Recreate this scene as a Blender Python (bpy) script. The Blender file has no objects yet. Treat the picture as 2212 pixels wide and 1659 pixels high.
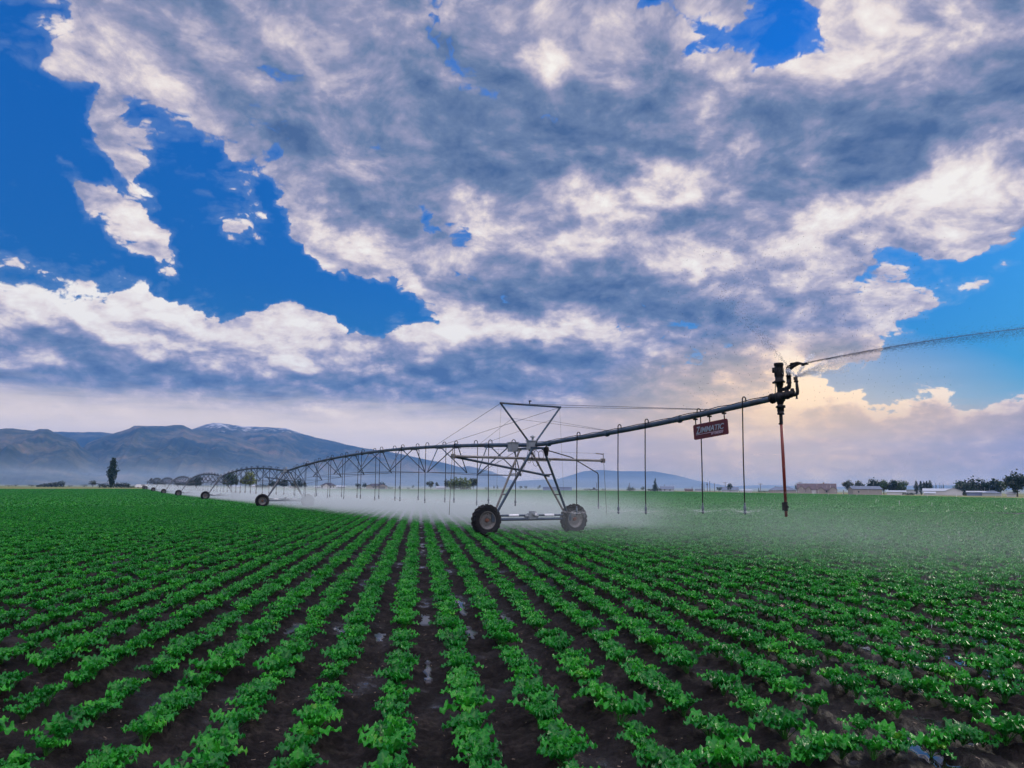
import bpy, math, random
import numpy as np
from mathutils import Vector, Matrix

R = math.radians
scn = bpy.context.scene
col = scn.collection
rng = random.Random(7)

# ------------------------------------------------------------------ camera
CAM_H, F_PX, CX, CY = 1.75, 1615.0, 1106.0, 829.5      # reference pixels: 2212 x 1659
PITCH, ROLL = R(8.0), R(0.4)
Fv = Vector((0, math.cos(PITCH), math.sin(PITCH)))
R0 = Vector((1, 0, 0)); U0 = Vector((0, -math.sin(PITCH), math.cos(PITCH)))
Rv = R0 * math.cos(ROLL) + U0 * math.sin(ROLL)
Uv = -R0 * math.sin(ROLL) + U0 * math.cos(ROLL)
cam = bpy.data.cameras.new('camera')
cam.sensor_width = 36.0
cam.lens = 36.0 * F_PX / 2212.0
cam.clip_start, cam.clip_end = 0.1, 40000
camo = bpy.data.objects.new('camera', cam)
col.objects.link(camo)
M = Matrix((Rv, Uv, -Fv)).transposed().to_4x4()
M.translation = (0, 0, CAM_H)
camo.matrix_world = M
scn.camera = camo

def pdir(px, py):
    return (Fv * F_PX + Rv * (px - CX) - Uv * (py - CY)).normalized()
def hor(px):                                   # horizon row at a column
    lo, hi = 900, 1200
    for _ in range(40):
        m = (lo + hi) / 2
        if pdir(px, m).z > 0: lo = m
        else: hi = m
    return lo
def gp(px, py, z=0.0):                         # ground point under a pixel
    d = pdir(px, py)
    t = (z - CAM_H) / d.z
    return Vector((0, 0, CAM_H)) + d * t
def azel(px, py):
    d = pdir(px, py)
    return math.atan2(d.x, d.y), math.asin(d.z)

# ------------------------------------------------------------------ light and sky
SUN_AZ, SUN_EL = R(58), R(21)
scn.view_settings.view_transform = 'Standard'
scn.view_settings.look = 'None'
scn.view_settings.exposure = 0
scn.view_settings.gamma = 1
sl = bpy.data.lights.new('sun', 'SUN')
sl.energy = 2.3; sl.angle = R(10); sl.color = (1.0, 0.90, 0.76)
so = bpy.data.objects.new('sun', sl); col.objects.link(so)
sdir = Vector((math.sin(SUN_AZ) * math.cos(SUN_EL), math.cos(SUN_AZ) * math.cos(SUN_EL), math.sin(SUN_EL)))
so.rotation_euler = (-sdir).to_track_quat('-Z', 'Y').to_euler()
so.location = (30, -20, 60)
scn.cycles.max_bounces = 6
scn.cycles.transparent_max_bounces = 24
scn.cycles.volume_bounces = 0
scn.cycles.diffuse_bounces = 3
scn.cycles.glossy_bounces = 2
scn.cycles.transmission_bounces = 3
scn.cycles.use_denoising = True
scn.cycles.volume_step_rate = 1.0
scn.cycles.volume_max_steps = 64
scn.cycles.sample_clamp_indirect = 4

class NT:                                       # small node-tree helper
    def __init__(s, nt):
        s.nt = nt
        nt.nodes.clear()
    def n(s, typ, **kw):
        nd = s.nt.nodes.new(typ)
        for k, v in kw.items(): setattr(nd, k, v)
        return nd
    def put(s, sock, v):
        if v is None: return
        if hasattr(v, 'is_linked') or hasattr(v, 'links'): s.nt.links.new(v, sock)
        else: sock.default_value = v
    def math(s, op, a, b=None, c=None, clamp=False):
        nd = s.n('ShaderNodeMath', operation=op); nd.use_clamp = clamp
        for i, v in enumerate((a, b, c)): s.put(nd.inputs[i], v)
        return nd.outputs[0]
    def vmath(s, op, a, b=None):
        nd = s.n('ShaderNodeVectorMath', operation=op)
        s.put(nd.inputs[0], a); s.put(nd.inputs[1], b)
        return nd.outputs[0]
    def smooth(s, v, a, b, lo=0.0, hi=1.0):
        nd = s.n('ShaderNodeMapRange', interpolation_type='SMOOTHSTEP')
        s.put(nd.inputs[0], v)
        for i, x in zip((1, 2, 3, 4), (a, b, lo, hi)): s.put(nd.inputs[i], x)
        return nd.outputs[0]
    def lin(s, v, a, b, lo=0.0, hi=1.0):
        nd = s.n('ShaderNodeMapRange')
        s.put(nd.inputs[0], v)
        for i, x in zip((1, 2, 3, 4), (a, b, lo, hi)): s.put(nd.inputs[i], x)
        return nd.outputs[0]
    def mix(s, f, a, b, blend='MIX'):
        nd = s.n('ShaderNodeMix', data_type='RGBA', blend_type=blend)
        s.put(nd.inputs[0], f)
        for i, v in ((6, a), (7, b)):
            if isinstance(v, tuple) and len(v) == 3: v = v + (1,)
            s.put(nd.inputs[i], v)
        return nd.outputs[2]
    def noise(s, vec, scale, detail=4, rough=0.5, dist=0.0, lac=2.0):
        nd = s.n('ShaderNodeTexNoise', noise_dimensions='3D')
        if vec is not None: s.put(nd.inputs['Vector'], vec)
        nd.inputs['Scale'].default_value = scale
        nd.inputs['Detail'].default_value = detail
        nd.inputs['Roughness'].default_value = rough
        nd.inputs['Distortion'].default_value = dist
        nd.inputs['Lacunarity'].default_value = lac
        return nd.outputs[0]
    def ramp(s, v, stops, interp='LINEAR'):
        nd = s.n('ShaderNodeValToRGB')
        cr = nd.color_ramp; cr.interpolation = interp
        while len(cr.elements) < len(stops): cr.elements.new(0.5)
        for e, (p, c) in zip(cr.elements, stops):
            e.position = p; e.color = (c[0], c[1], c[2], 1)
        s.put(nd.inputs[0], v)
        return nd.outputs[0]

def lin(c):                                     # sRGB 0..255 -> linear
    o = []
    for v in c:
        v /= 255.0
        o.append(v / 12.92 if v <= .04045 else ((v + .055) / 1.055) ** 2.4)
    return tuple(o)

# cloud banks of this evening's sky: (x, y, rx, ry, turn, weight); x, y name a sky direction
OPEN = [
 # blue openings
 (500,395,90,45,20,-.6),(590,450,50,70,30,-.5),(560,530,60,60,0,-.5),(370,450,40,80,20,-.3),(590,600,120,60,0,-.3),
 (330,290,60,60,35,-.5),(370,340,60,60,35,-.5),(640,660,260,40,12,-.5),(120,430,150,160,0,-.7),(420,560,90,90,0,-.6),(245,470,30,40,0,-.2),
 (400,400,70,120,35,-.55),(430,500,70,90,25,-.6),(190,290,70,60,20,-.5),(600,500,60,90,30,-.35),(90,270,120,120,20,-.5),(570,350,40,40,0,-.3),
 (20,470,260,260,0,-1.25),(170,590,240,90,-5,-.8),(30,170,75,210,-8,-.8),(300,560,260,110,12,-1.0),
 (500,560,200,130,20,-1.1),(640,610,230,70,14,-1.1),(820,660,240,70,16,-1.2),(960,600,110,60,20,-.5),
 (400,410,90,110,40,-.55),(560,420,90,130,40,-.6),(950,490,110,40,25,-1.0),(150,330,130,110,35,-.6),
 (2060,570,210,62,0,-1.3),(2190,640,160,110,0,-1.2),(2040,770,260,100,-12,-1.35),(2150,830,200,90,0,-1.1),
 (1850,805,110,48,-10,-.9),(2230,480,60,60,0,-.7),(1690,60,75,120,20,-1.1),(1530,100,75,55,0,-.75),
 (1410,20,60,40,0,-.7),(930,40,60,60,30,-.35),(575,215,45,55,30,-.5),(335,240,60,50,40,-.4),
 (1010,115,60,60,0,-.25),(10,40,60,80,0,-.5),(1330,715,60,18,0,-.4),(1500,718,90,14,0,-.3),
]
PUFF = [
 (300,500,85,60,30,1.5),(260,440,80,60,35,.9),(350,525,60,40,20,.9),(305,345,50,90,-25,1.3),(250,285,70,55,30,.75),(175,380,70,35,35,.7),
 (225,415,60,60,35,1.0),(320,530,85,45,20,1.3),(140,365,45,22,20,.9),(190,385,60,35,35,.9),(275,310,55,75,-25,.9),(320,390,40,60,-15,.8),
 (490,445,80,45,35,1.3),(540,490,70,28,30,1.1),(700,520,110,85,30,1.35),(690,450,90,70,30,.8),(650,430,90,60,40,.7),(755,555,50,40,0,.6),
 (880,590,165,30,30,1.0),(830,470,90,90,40,.8),(920,545,90,45,35,.6),(470,350,110,50,25,.8),(60,190,90,50,25,.35),
 (1035,480,80,60,0,.5),(1010,640,90,40,10,.5),(2100,520,130,30,5,.8),(2110,600,80,20,-15,.7),
 # the cumulus bank over the mountains
 (60,650,180,110,8,1.3),(230,690,260,110,6,1.2),(480,730,300,95,10,1.2),(760,760,320,85,7,1.2),(100,590,90,45,0,.8),(420,615,120,35,5,.6),
 (950,700,110,60,0,.8),(1100,760,350,90,0,.8),(300,830,700,80,0,1.0),(1000,840,700,80,0,.9),
 # right side banks
 (1960,640,180,60,-5,1.0),(1850,500,260,120,-8,.7),(1780,760,190,70,0,.5),(1850,880,220,70,0,1.3),(2150,900,170,55,-5,1.3),(1950,690,150,40,0,.8),(2110,610,70,40,20,.8),
 (1650,950,500,90,0,.8),(2000,980,400,60,0,.9),
 (700,250,500,260,35,.35),(1400,350,600,330,0,.4),(1950,300,400,260,0,.45),
]
TONE = [
 # lit flanks
 (150,650,230,80,8,.42),(330,690,280,85,8,.42),(560,730,280,80,10,.45),(760,750,190,60,8,.42),(950,705,110,60,0,.65),(60,660,130,40,0,.5),
 (1230,720,260,42,4,.6),(1080,725,130,36,0,.35),(320,510,130,80,30,.55),(300,350,80,120,-20,.45),(700,520,130,90,30,.5),(880,590,150,40,30,.5),
 (500,450,110,60,30,.35),(1040,490,70,60,0,.5),(1190,120,50,120,5,.45),(1330,90,60,100,0,.35),(1440,70,80,90,0,.4),(1540,60,60,60,0,.4),
 (1730,70,160,120,0,.35),(1900,60,150,110,0,.4),(700,200,130,80,35,.3),(860,250,140,60,35,.32),(400,90,90,90,50,.3),(350,200,120,40,35,.25),
 (1300,430,240,38,2,.55),(1500,420,210,52,0,.5),(1700,500,260,60,-10,.45),(1880,470,220,60,-12,.5),(2100,430,140,60,-20,.55),(1900,620,210,52,0,.6),
 (1950,690,180,40,0,.4),(1450,570,200,28,0,.35),(1200,530,130,40,10,.35),(1740,850,230,70,-8,.62),(1640,930,260,70,0,.3),(1760,800,200,60,0,.5),
 (1900,850,210,40,0,.55),(2120,890,160,40,0,.35),(100,760,150,18,0,.35),(350,840,60,20,10,.3),(480,875,170,20,4,.3),(740,870,110,16,0,.3),(240,860,60,18,0,.22),
 (1650,200,170,60,0,.2),(1530,270,40,70,0,.35),(1400,520,190,30,0,.2),(1000,575,100,40,20,.3),(780,520,70,40,0,.2),(960,180,40,40,0,.25),
 # shaded bellies
 (120,730,220,26,4,-.55),(400,790,260,28,3,-.45),(720,840,420,36,2,-.28),(200,865,320,26,0,-.25),(60,780,160,14,2,.3),(560,800,90,14,0,.25),(1100,800,420,50,0,-.3),(1350,660,420,42,3,-.5),
 (1100,610,230,40,8,-.4),(1250,290,330,110,0,-.35),(880,90,210,90,10,-.4),(1000,310,260,90,20,-.28),(1700,370,340,80,0,-.38),(1560,490,180,40,0,-.4),
 (1400,600,230,30,0,-.32),(2000,330,240,80,0,-.3),(500,180,200,80,35,-.25),(760,390,230,60,20,-.38),(1600,790,140,36,0,-.35),(1750,690,220,22,0,-.3),
 (1990,800,90,26,0,.3),(1930,865,120,22,0,.4),(2130,868,120,20,0,.45),(2050,935,120,14,0,.3),(2150,960,120,14,0,.3),(1880,960,160,16,0,.25),(2050,1000,200,14,0,.2),(1950,905,210,24,0,-.4),(2120,920,140,14,0,-.35),(1700,980,420,50,0,-.12),(1050,420,180,40,0,-.3),(2150,150,120,110,0,-.25),(1420,830,260,60,0,-.12),(300,300,160,60,35,-.15),
]

w = bpy.data.worlds.new('World'); scn.world = w
w.use_nodes = True
try:
    w.cycles.sampling_method = 'MANUAL'; w.cycles.sample_map_resolution = 512
except Exception: pass
T = NT(w.node_tree)
tc = T.n('ShaderNodeTexCoord')
N = T.vmath('NORMALIZE', tc.outputs['Generated'])
sx = T.n('ShaderNodeSeparateXYZ'); T.put(sx.inputs[0], N)
X, Y, Z = sx.outputs
AZ = T.math('ARCTAN2', X, Y)
EL = T.math('ARCSINE', Z)
cb = T.n('ShaderNodeCombineXYZ'); T.put(cb.inputs[0], AZ); T.put(cb.inputs[1], EL)
# ragged edges: push the bank outlines about with a noise
wn = T.n('ShaderNodeTexNoise'); T.put(wn.inputs['Vector'], N)
wn.inputs['Scale'].default_value = 11; wn.inputs['Detail'].default_value = 6
wv = T.vmath('SUBTRACT', wn.outputs['Color'], (0.5, 0.5, 0.5))
wv = T.vmath('MULTIPLY', wv, (0.16, 0.16 * .8, 0))
Q = T.vmath('ADD', cb.outputs[0], wv)
def blobs(items, base):
    acc = base
    for (px, py, rx, ry, turn, wgt) in items:
        a, e = azel(px, py)
        mp = T.n('ShaderNodeMapping', vector_type='TEXTURE')
        T.put(mp.inputs['Vector'], Q)
        mp.inputs['Location'].default_value = (a, e, 0)
        mp.inputs['Rotation'].default_value = (0, 0, -R(turn))
        mp.inputs['Scale'].default_value = (1.25 * rx / F_PX / max(.6, math.cos(e)) , 1.25 * ry / F_PX * 1.0, 1)
        g = T.n('ShaderNodeTexGradient', gradient_type='SPHERICAL')
        T.put(g.inputs[0], mp.outputs[0])
        acc = T.math('MULTIPLY_ADD', g.outputs['Fac'], wgt, acc)
    return acc
# cloud noise lives on a layer overhead, so it draws together towards the horizon
lz = T.math('ADD', T.math('ABSOLUTE', Z), 0.55)
inv = T.math('DIVIDE', 1.0, lz)
pl = T.n('ShaderNodeCombineXYZ')
T.put(pl.inputs[0], T.math('MULTIPLY', X, inv)); T.put(pl.inputs[1], T.math('MULTIPLY', Y, inv)); T.put(pl.inputs[2], T.math('MULTIPLY', T.math('MULTIPLY', Z, 1.7), inv))
P = pl.outputs[0]
nA = T.noise(P, 4.2, 10, 0.62, 0.30)
vor = T.n('ShaderNodeTexVoronoi', feature='F1', distance='EUCLIDEAN'); T.put(vor.inputs['Vector'], T.vmath('ADD', P, T.vmath('SCALE', wv))); vor.inputs['Scale'].default_value = 20; vor.inputs['Detail'].default_value = 3.0; vor.inputs['Roughness'].default_value = .55
BIL = T.math('SUBTRACT', 0.42, vor.outputs['Distance'])
nR1 = T.noise(P, 9.0, 8, 0.58, .25)
P2 = T.vmath('ADD', P, (0.014, -0.008, 0.026))
nR2 = T.noise(P2, 9.0, 8, 0.58, .25)
cov = T.math('MAXIMUM', blobs([b[:5] + (b[5] * 2.05,) for b in OPEN], 2.15), -0.62)
cov = blobs(PUFF, cov)
dens = T.math('MULTIPLY_ADD', T.math('SUBTRACT', nA, 0.5), 3.4, cov)
dens = T.math('MULTIPLY_ADD', BIL, 1.5, dens)
alpha = T.smooth(dens, 0.08, 0.50)
thick = T.smooth(dens, 0.3, 2.8)
relief = T.math('MULTIPLY', T.math('SUBTRACT', nR1, nR2), 3.6)
tone = blobs([b[:5] + (b[5] * (1.5 if b[5] > 0 else 1.05),) for b in TONE], .62)
tone = T.math('MULTIPLY_ADD', thick, -0.20, tone)
tone = T.math('ADD', tone, relief)
tone = T.math('MULTIPLY_ADD', BIL, 0.55, tone)
tone = T.math('MULTIPLY_ADD', T.math('SUBTRACT', nA, 0.5), 1.0, tone)
tone = T.lin(tone, -.75, 1.55)
cc = T.ramp(tone, [(0.0, lin((74, 100, 142))), (0.26, lin((110, 129, 162))), (0.45, lin((150, 152, 180))), (0.60, lin((194, 186, 200))), (0.75, lin((238, 225, 220))), (0.95, lin((255, 249, 240)))])
# evening glow low on the right
glowm = T.n('ShaderNodeMapping', vector_type='TEXTURE'); T.put(glowm.inputs['Vector'], cb.outputs[0])
ga, ge = azel(1700, 930)
glowm.inputs['Location'].default_value = (ga, ge, 0); glowm.inputs['Scale'].default_value = (.30, .13, 1)
gg = T.n('ShaderNodeTexGradient', gradient_type='SPHERICAL'); T.put(gg.inputs[0], glowm.outputs[0])
cc = T.mix(T.math('MULTIPLY', gg.outputs['Fac'], 1.3, clamp=True), cc, T.mix(1.0, cc, (1.6, 1.2, .66), 'MULTIPLY'))
sky = T.n('ShaderNodeTexSky', sky_type='NISHITA')
sky.sun_disc = False; sky.sun_elevation = SUN_EL; sky.sun_rotation = SUN_AZ
sky.air_density = 1.0; sky.dust_density = 0.4; sky.ozone_density = 2.0
hs = T.n('ShaderNodeHueSaturation'); T.put(hs.inputs['Color'], sky.outputs[0])
hs.inputs['Saturation'].default_value = 1.7; hs.inputs['Value'].default_value = 1.1
blue = T.mix(1.0, hs.outputs[0], (0.16, 0.80, 1.22), 'MULTIPLY')
blue = T.vmath('SCALE', blue); T.put(blue.node.inputs['Scale'], T.math('MULTIPLY', T.lin(EL, .08, .50, .46, 1.15), T.lin(AZ, -.5, .6, 1.05, .92)))
# clouds are given at the world strength below, so lift them by its inverse
STR = 0.10
cc10 = T.mix(1.0, cc, (1 / STR,) * 3, 'MULTIPLY')
fringe = T.math('MULTIPLY', T.smooth(dens, -.7, .25), .17)
blue = T.mix(fringe, blue, tuple(v / STR for v in lin((176, 196, 222))))
out = T.mix(alpha, blue, cc10)
# thin pale veil close to the horizon
vstr = T.vmath('MULTIPLY', cb.outputs[0], (6.0, 42.0, 1.0)); vn = T.noise(vstr, 1.0, 5, .6, .3)
ELn = T.math('MULTIPLY_ADD', T.math('SUBTRACT', vn, .5), .055, EL)
veil = T.math('MULTIPLY', T.smooth(ELn, 0.128, 0.078), T.smooth(AZ, -.05, .35, 1.0, .50))
vr = T.smooth(AZ, -0.15, 0.35)
vcol = T.mix(vr, (1.2, .96, .72), (.80, .52, .27))
vb = vn
veil = T.math('MULTIPLY', veil, T.lin(vb, .3, .7, .78, 1.0))
out = T.mix(veil, out, T.mix(1.0, vcol, (1 / STR,) * 3, 'MULTIPLY'))
out = T.mix(T.math('MULTIPLY', gg.outputs['Fac'], .62, clamp=True), out, T.mix(1.0, T.mix(T.lin(vn, .35, .65), (1.45, .95, .34), (1.65, 1.14, .48)), (1 / STR,) * 3, 'MULTIPLY'))
# unseen sky overhead and behind the camera, boosted and warmed to light the crop
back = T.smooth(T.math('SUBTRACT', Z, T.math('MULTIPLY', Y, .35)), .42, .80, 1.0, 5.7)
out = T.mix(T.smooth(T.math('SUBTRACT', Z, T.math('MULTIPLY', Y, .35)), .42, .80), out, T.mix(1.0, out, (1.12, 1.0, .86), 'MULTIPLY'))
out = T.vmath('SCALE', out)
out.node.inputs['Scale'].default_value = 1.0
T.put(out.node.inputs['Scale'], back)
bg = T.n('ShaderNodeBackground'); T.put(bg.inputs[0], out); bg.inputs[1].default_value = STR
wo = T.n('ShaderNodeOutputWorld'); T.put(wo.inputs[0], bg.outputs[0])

# ------------------------------------------------------------------ helpers
def tag(o, label=None, cat=None, group=None, kind=None):
    if label: o['label'] = label
    if cat: o['category'] = cat
    if group: o['group'] = group
    if kind: o['kind'] = kind
    return o
def link(o, parent=None):
    col.objects.link(o)
    if parent: o.parent = parent
    return o
def empty(name, loc=(0, 0, 0), rz=0.0, parent=None):
    o = bpy.data.objects.new(name, None)
    o.empty_display_size = 0.2
    o.location = loc; o.rotation_euler = (0, 0, rz)
    return link(o, parent)

class MB:
    def __init__(s): s.v = []; s.f = []; s.mi = []; s.cur = 0
    def add(s, vs, fs):
        b = len(s.v)
        s.v.extend([tuple(p) for p in vs])
        s.f.extend([tuple(b + i for i in f) for f in fs])
        s.mi.extend([s.cur] * len(fs))
        return s
    def box(s, c, d, rot=None):
        hx, hy, hz = d[0] / 2, d[1] / 2, d[2] / 2
        vs = [Vector((x, y, z)) for z in (-hz, hz) for y in (-hy, hy) for x in (-hx, hx)]
        if rot is not None: vs = [rot @ p for p in vs]
        c = Vector(c)
        return s.add([p + c for p in vs], [(0, 2, 3, 1), (4, 5, 7, 6), (0, 1, 5, 4), (2, 6, 7, 3), (0, 4, 6, 2), (1, 3, 7, 5)])
    def tube(s, pts, r, n=8, cap=True):
        pts = [Vector(p) for p in pts]
        rs = r if isinstance(r, (list, tuple)) else [r] * len(pts)
        up = None; rings = []
        for i, p in enumerate(pts):
            a = pts[max(i - 1, 0)]; b = pts[min(i + 1, len(pts) - 1)]
            d = (b - a).normalized()
            if up is None:
                up = Vector((0, 0, 1)) if abs(d.z) < .9 else Vector((1, 0, 0))
            u = (up - d * up.dot(d)).normalized(); v = d.cross(u); up = u
            rings.append([p + (u * math.cos(2 * math.pi * k / n) + v * math.sin(2 * math.pi * k / n)) * rs[i] for k in range(n)])
        vs = [q for ring in rings for q in ring]
        fs = [(i * n + k, i * n + (k + 1) % n, (i + 1) * n + (k + 1) % n, (i + 1) * n + k) for i in range(len(pts) - 1) for k in range(n)]
        if cap:
            fs.append(tuple(range(n - 1, -1, -1)))
            fs.append(tuple((len(pts) - 1) * n + k for k in range(n)))
        return s.add(vs, fs)
    def lathe(s, prof, c=(0, 0, 0), axis='Z', n=24, closed=False):
        vs = []; fs = []
        for k in range(n):
            a = 2 * math.pi * k / n; ca, sa = math.cos(a), math.sin(a)
            for r, h in prof:
                p = (r * ca, r * sa, h) if axis == 'Z' else ((r * ca, h, r * sa) if axis == 'Y' else (h, r * ca, r * sa))
                vs.append((p[0] + c[0], p[1] + c[1], p[2] + c[2]))
        m = len(prof)
        for k in range(n):
            k2 = (k + 1) % n
            for j in range(m if closed else m - 1):
                j2 = (j + 1) % m
                fs.append((k * m + j, k2 * m + j, k2 * m + j2, k * m + j2))
        return s.add(vs, fs)
    def mesh(s, name, mats, smooth=False):
        me = bpy.data.meshes.new(name)
        me.from_pydata(s.v, [], s.f); me.update()
        if not isinstance(mats, (list, tuple)): mats = [mats]
        for m in mats: me.materials.append(m)
        if len(mats) > 1: me.polygons.foreach_set('material_index', s.mi)
        if smooth: me.polygons.foreach_set('use_smooth', [True] * len(me.polygons))
        return me
    def build(s, name, mats, parent=None, smooth=False):
        return link(bpy.data.objects.new(name, s.mesh(name, mats, smooth)), parent)

def np_mesh(name, verts, quads, mat, smooth=False, tris=None):
    me = bpy.data.meshes.new(name)
    nv, nq = len(verts), len(quads)
    me.vertices.add(nv); me.vertices.foreach_set('co', np.asarray(verts, np.float32).ravel())
    lp = np.asarray(quads, np.int32); k = lp.shape[1]
    me.loops.add(nq * k); me.polygons.add(nq)
    me.loops.foreach_set('vertex_index', lp.ravel())
    me.polygons.foreach_set('loop_start', np.arange(0, nq * k, k, dtype=np.int32))
    if smooth: me.polygons.foreach_set('use_smooth', np.ones(nq, bool))
    me.update(calc_edges=True); me.validate()
    if mat: me.materials.append(mat)
    return me
def attr(me, name, data, typ='FLOAT', dom='POINT'):
    a = me.attributes.new(name, typ, dom)
    a.data.foreach_set('value', np.asarray(data).ravel())

# value noise for terrain
def vnoise(x, y, seed=0):
    x = np.asarray(x, float); y = np.asarray(y, float)
    xi = np.floor(x).astype(np.int64); yi = np.floor(y).astype(np.int64)
    fx = x - xi; fy = y - yi
    fx = fx * fx * (3 - 2 * fx); fy = fy * fy * (3 - 2 * fy)
    def h(a, b):
        n = (a * 374761393 + b * 668265263 + seed * 1442695041) & 0x7fffffff
        n = ((n ^ (n >> 13)) * 1274126177) & 0x7fffffff
        return ((n ^ (n >> 16)) & 0xffff) / 65535.0
    return (h(xi, yi) * (1 - fx) + h(xi + 1, yi) * fx) * (1 - fy) + (h(xi, yi + 1) * (1 - fx) + h(xi + 1, yi + 1) * fx) * fy
def fbm(x, y, o=4, seed=0, ridged=False):
    s = 0; a = 1; t = 0
    for k in range(o):
        v = vnoise(np.asarray(x) * 2 ** k, np.asarray(y) * 2 ** k, seed + k)
        if ridged: v = 1 - np.abs(2 * v - 1)
        s = s + a * v; t += a; a *= .5
    return s / t
def ss(a, b, x):
    t = np.clip((np.asarray(x, float) - a) / (b - a), 0, 1)
    return t * t * (3 - 2 * t)

# ------------------------------------------------------------------ materials
def mat(name, color, rough=.6, metal=0.0, noise=0.0, nscale=8.0, spec=None, bump=0.0, dirt=None, dscale=3.0):
    m = bpy.data.materials.new(name); m.use_nodes = True
    t = NT(m.node_tree)
    b = t.n('ShaderNodeBsdfPrincipled'); o = t.n('ShaderNodeOutputMaterial')
    t.put(o.inputs[0], b.outputs[0])
    c = color + (1,) if len(color) == 3 else color
    tcn = t.n('ShaderNodeTexCoord')
    src = c
    if noise:
        nz = t.noise(tcn.outputs['Object'], nscale, 5, .6)
        src = t.mix(t.lin(nz, .3, .7, 0, 1), tuple(v * (1 - noise) for v in c[:3]), tuple(min(1, v * (1 + noise)) for v in c[:3]))
    if dirt:
        dz = t.noise(tcn.outputs['Object'], dscale, 6, .65)
        src = t.mix(t.smooth(dz, .48, .66), src, dirt)
    t.put(b.inputs['Base Color'], src)
    b.inputs['Roughness'].default_value = rough; b.inputs['Metallic'].default_value = metal
    if spec is not None: b.inputs['Specular IOR Level'].default_value = spec
    if bump:
        bn = t.n('ShaderNodeBump'); bn.inputs['Strength'].default_value = bump; bn.inputs['Distance'].default_value = .02
        t.put(bn.inputs['Height'], t.noise(tcn.outputs['Object'], nscale * 2, 5, .6)); t.put(b.inputs['Normal'], bn.outputs[0])
    return m
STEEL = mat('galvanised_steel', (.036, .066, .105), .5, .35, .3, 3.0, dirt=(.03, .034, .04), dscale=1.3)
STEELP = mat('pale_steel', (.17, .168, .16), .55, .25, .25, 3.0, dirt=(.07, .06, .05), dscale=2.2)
WIRE = mat('wire_rope', (.10, .11, .12), .5, .6)
BLACK = mat('black_hose', (.006, .006, .008), .65, 0, .2, spec=.15)
GUN = mat('dark_cast_metal', (.007, .008, .010), .5, .1, .3, 12, spec=.25)
YELL = mat('green_motor_shell', (.022, .032, .012), .5, 0, .3, 9)
WEIGHT = mat('blue_grey_plastic', (.06, .085, .12), .5, 0, .3)
REDP = mat('orange_red_pipe', (.15, .020, .014), .45, 0, .25, 4)
SIGNR = mat('dark_red_enamel', (.062, .003, .009), .4, 0, .15, 6)
SIGNW = mat('sign_lettering', (.20, .26, .31), .5)
RUBBER = mat('tyre_rubber', (.009, .010, .013), .85, 0, .3, 8, spec=.15, bump=.3, dirt=(.018, .016, .014), dscale=5)
RIM = mat('dusty_rim', (.13, .13, .125), .6, .2, .35, 9, dirt=(.07, .05, .035), dscale=9)
RUST = mat('rusty_hub', (.14, .05, .025), .75, .2, .4, 20)
SLEEVE = mat('white_sleeve', (.72, .74, .76), .5, 0, .08, 6)
BOXM = mat('control_box_paint', (.20, .23, .25), .5, .1, .2, 3)
WALLW = mat('white_siding', (.50, .50, .50), .7, 0, .05)
WALLG = mat('grey_siding', (.36, .38, .40), .75, 0, .08)
WALLT = mat('tan_siding', (.26, .235, .21), .75, 0, .1)
WALLBR = mat('brown_siding', (.20, .13, .09), .8, 0, .1)
ROOFD = mat('dark_slate_roof', (.035, .04, .06), .75, 0, .2, .6)
ROOFB = mat('blue_grey_metal_roof', (.10, .13, .18), .5, .2, .1, .5)
ROOFW = mat('pale_metal_roof', (.36, .40, .45), .5, .2, .06, .5)
ROOFR = mat('reddish_brown_roof', (.085, .062, .066), .8, 0, .2, .6)
SHEDB = mat('blue_metal_sheet', (.13, .17, .30), .5, .2, .1, .5)
PANE = mat('window_glass', (.02, .025, .03), .12, 0)
WOODP = mat('weathered_pole_wood', (.10, .085, .075), .85, 0, .3, 2)
BARK = mat('tree_bark', (.055, .042, .032), .9, 0, .35, 3)
CARW = mat('white_car_paint', (.75, .75, .75), .3, 0)
CARD = mat('dark_truck_paint', (.03, .03, .035), .35, 0)

def leaf_mat(name, a, b, rough=.5, trans=.25, nscale=.5):
    m = bpy.data.materials.new(name); m.use_nodes = True
    t = NT(m.node_tree)
    p = t.n('ShaderNodeBsdfPrincipled'); o = t.n('ShaderNodeOutputMaterial')
    tcn = t.n('ShaderNodeTexCoord'); oi = t.n('ShaderNodeObjectInfo')
    f = t.math('ADD', t.math('MULTIPLY', t.noise(tcn.outputs['Object'], nscale, 4, .7), .9), t.math('MULTIPLY', oi.outputs['Random'], .35), clamp=True)
    c = t.mix(t.lin(f, .3, .9), a, b)
    t.put(p.inputs['Base Color'], c); p.inputs['Roughness'].default_value = rough
    p.inputs['Specular IOR Level'].default_value = .3
    tr = t.n('ShaderNodeBsdfTranslucent'); t.put(tr.inputs[0], c)
    mx = t.n('ShaderNodeMixShader'); mx.inputs[0].default_value = trans
    t.put(mx.inputs[1], p.outputs[0]); t.put(mx.inputs[2], tr.outputs[0]); t.put(o.inputs[0], mx.outputs[0])
    return m

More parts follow.
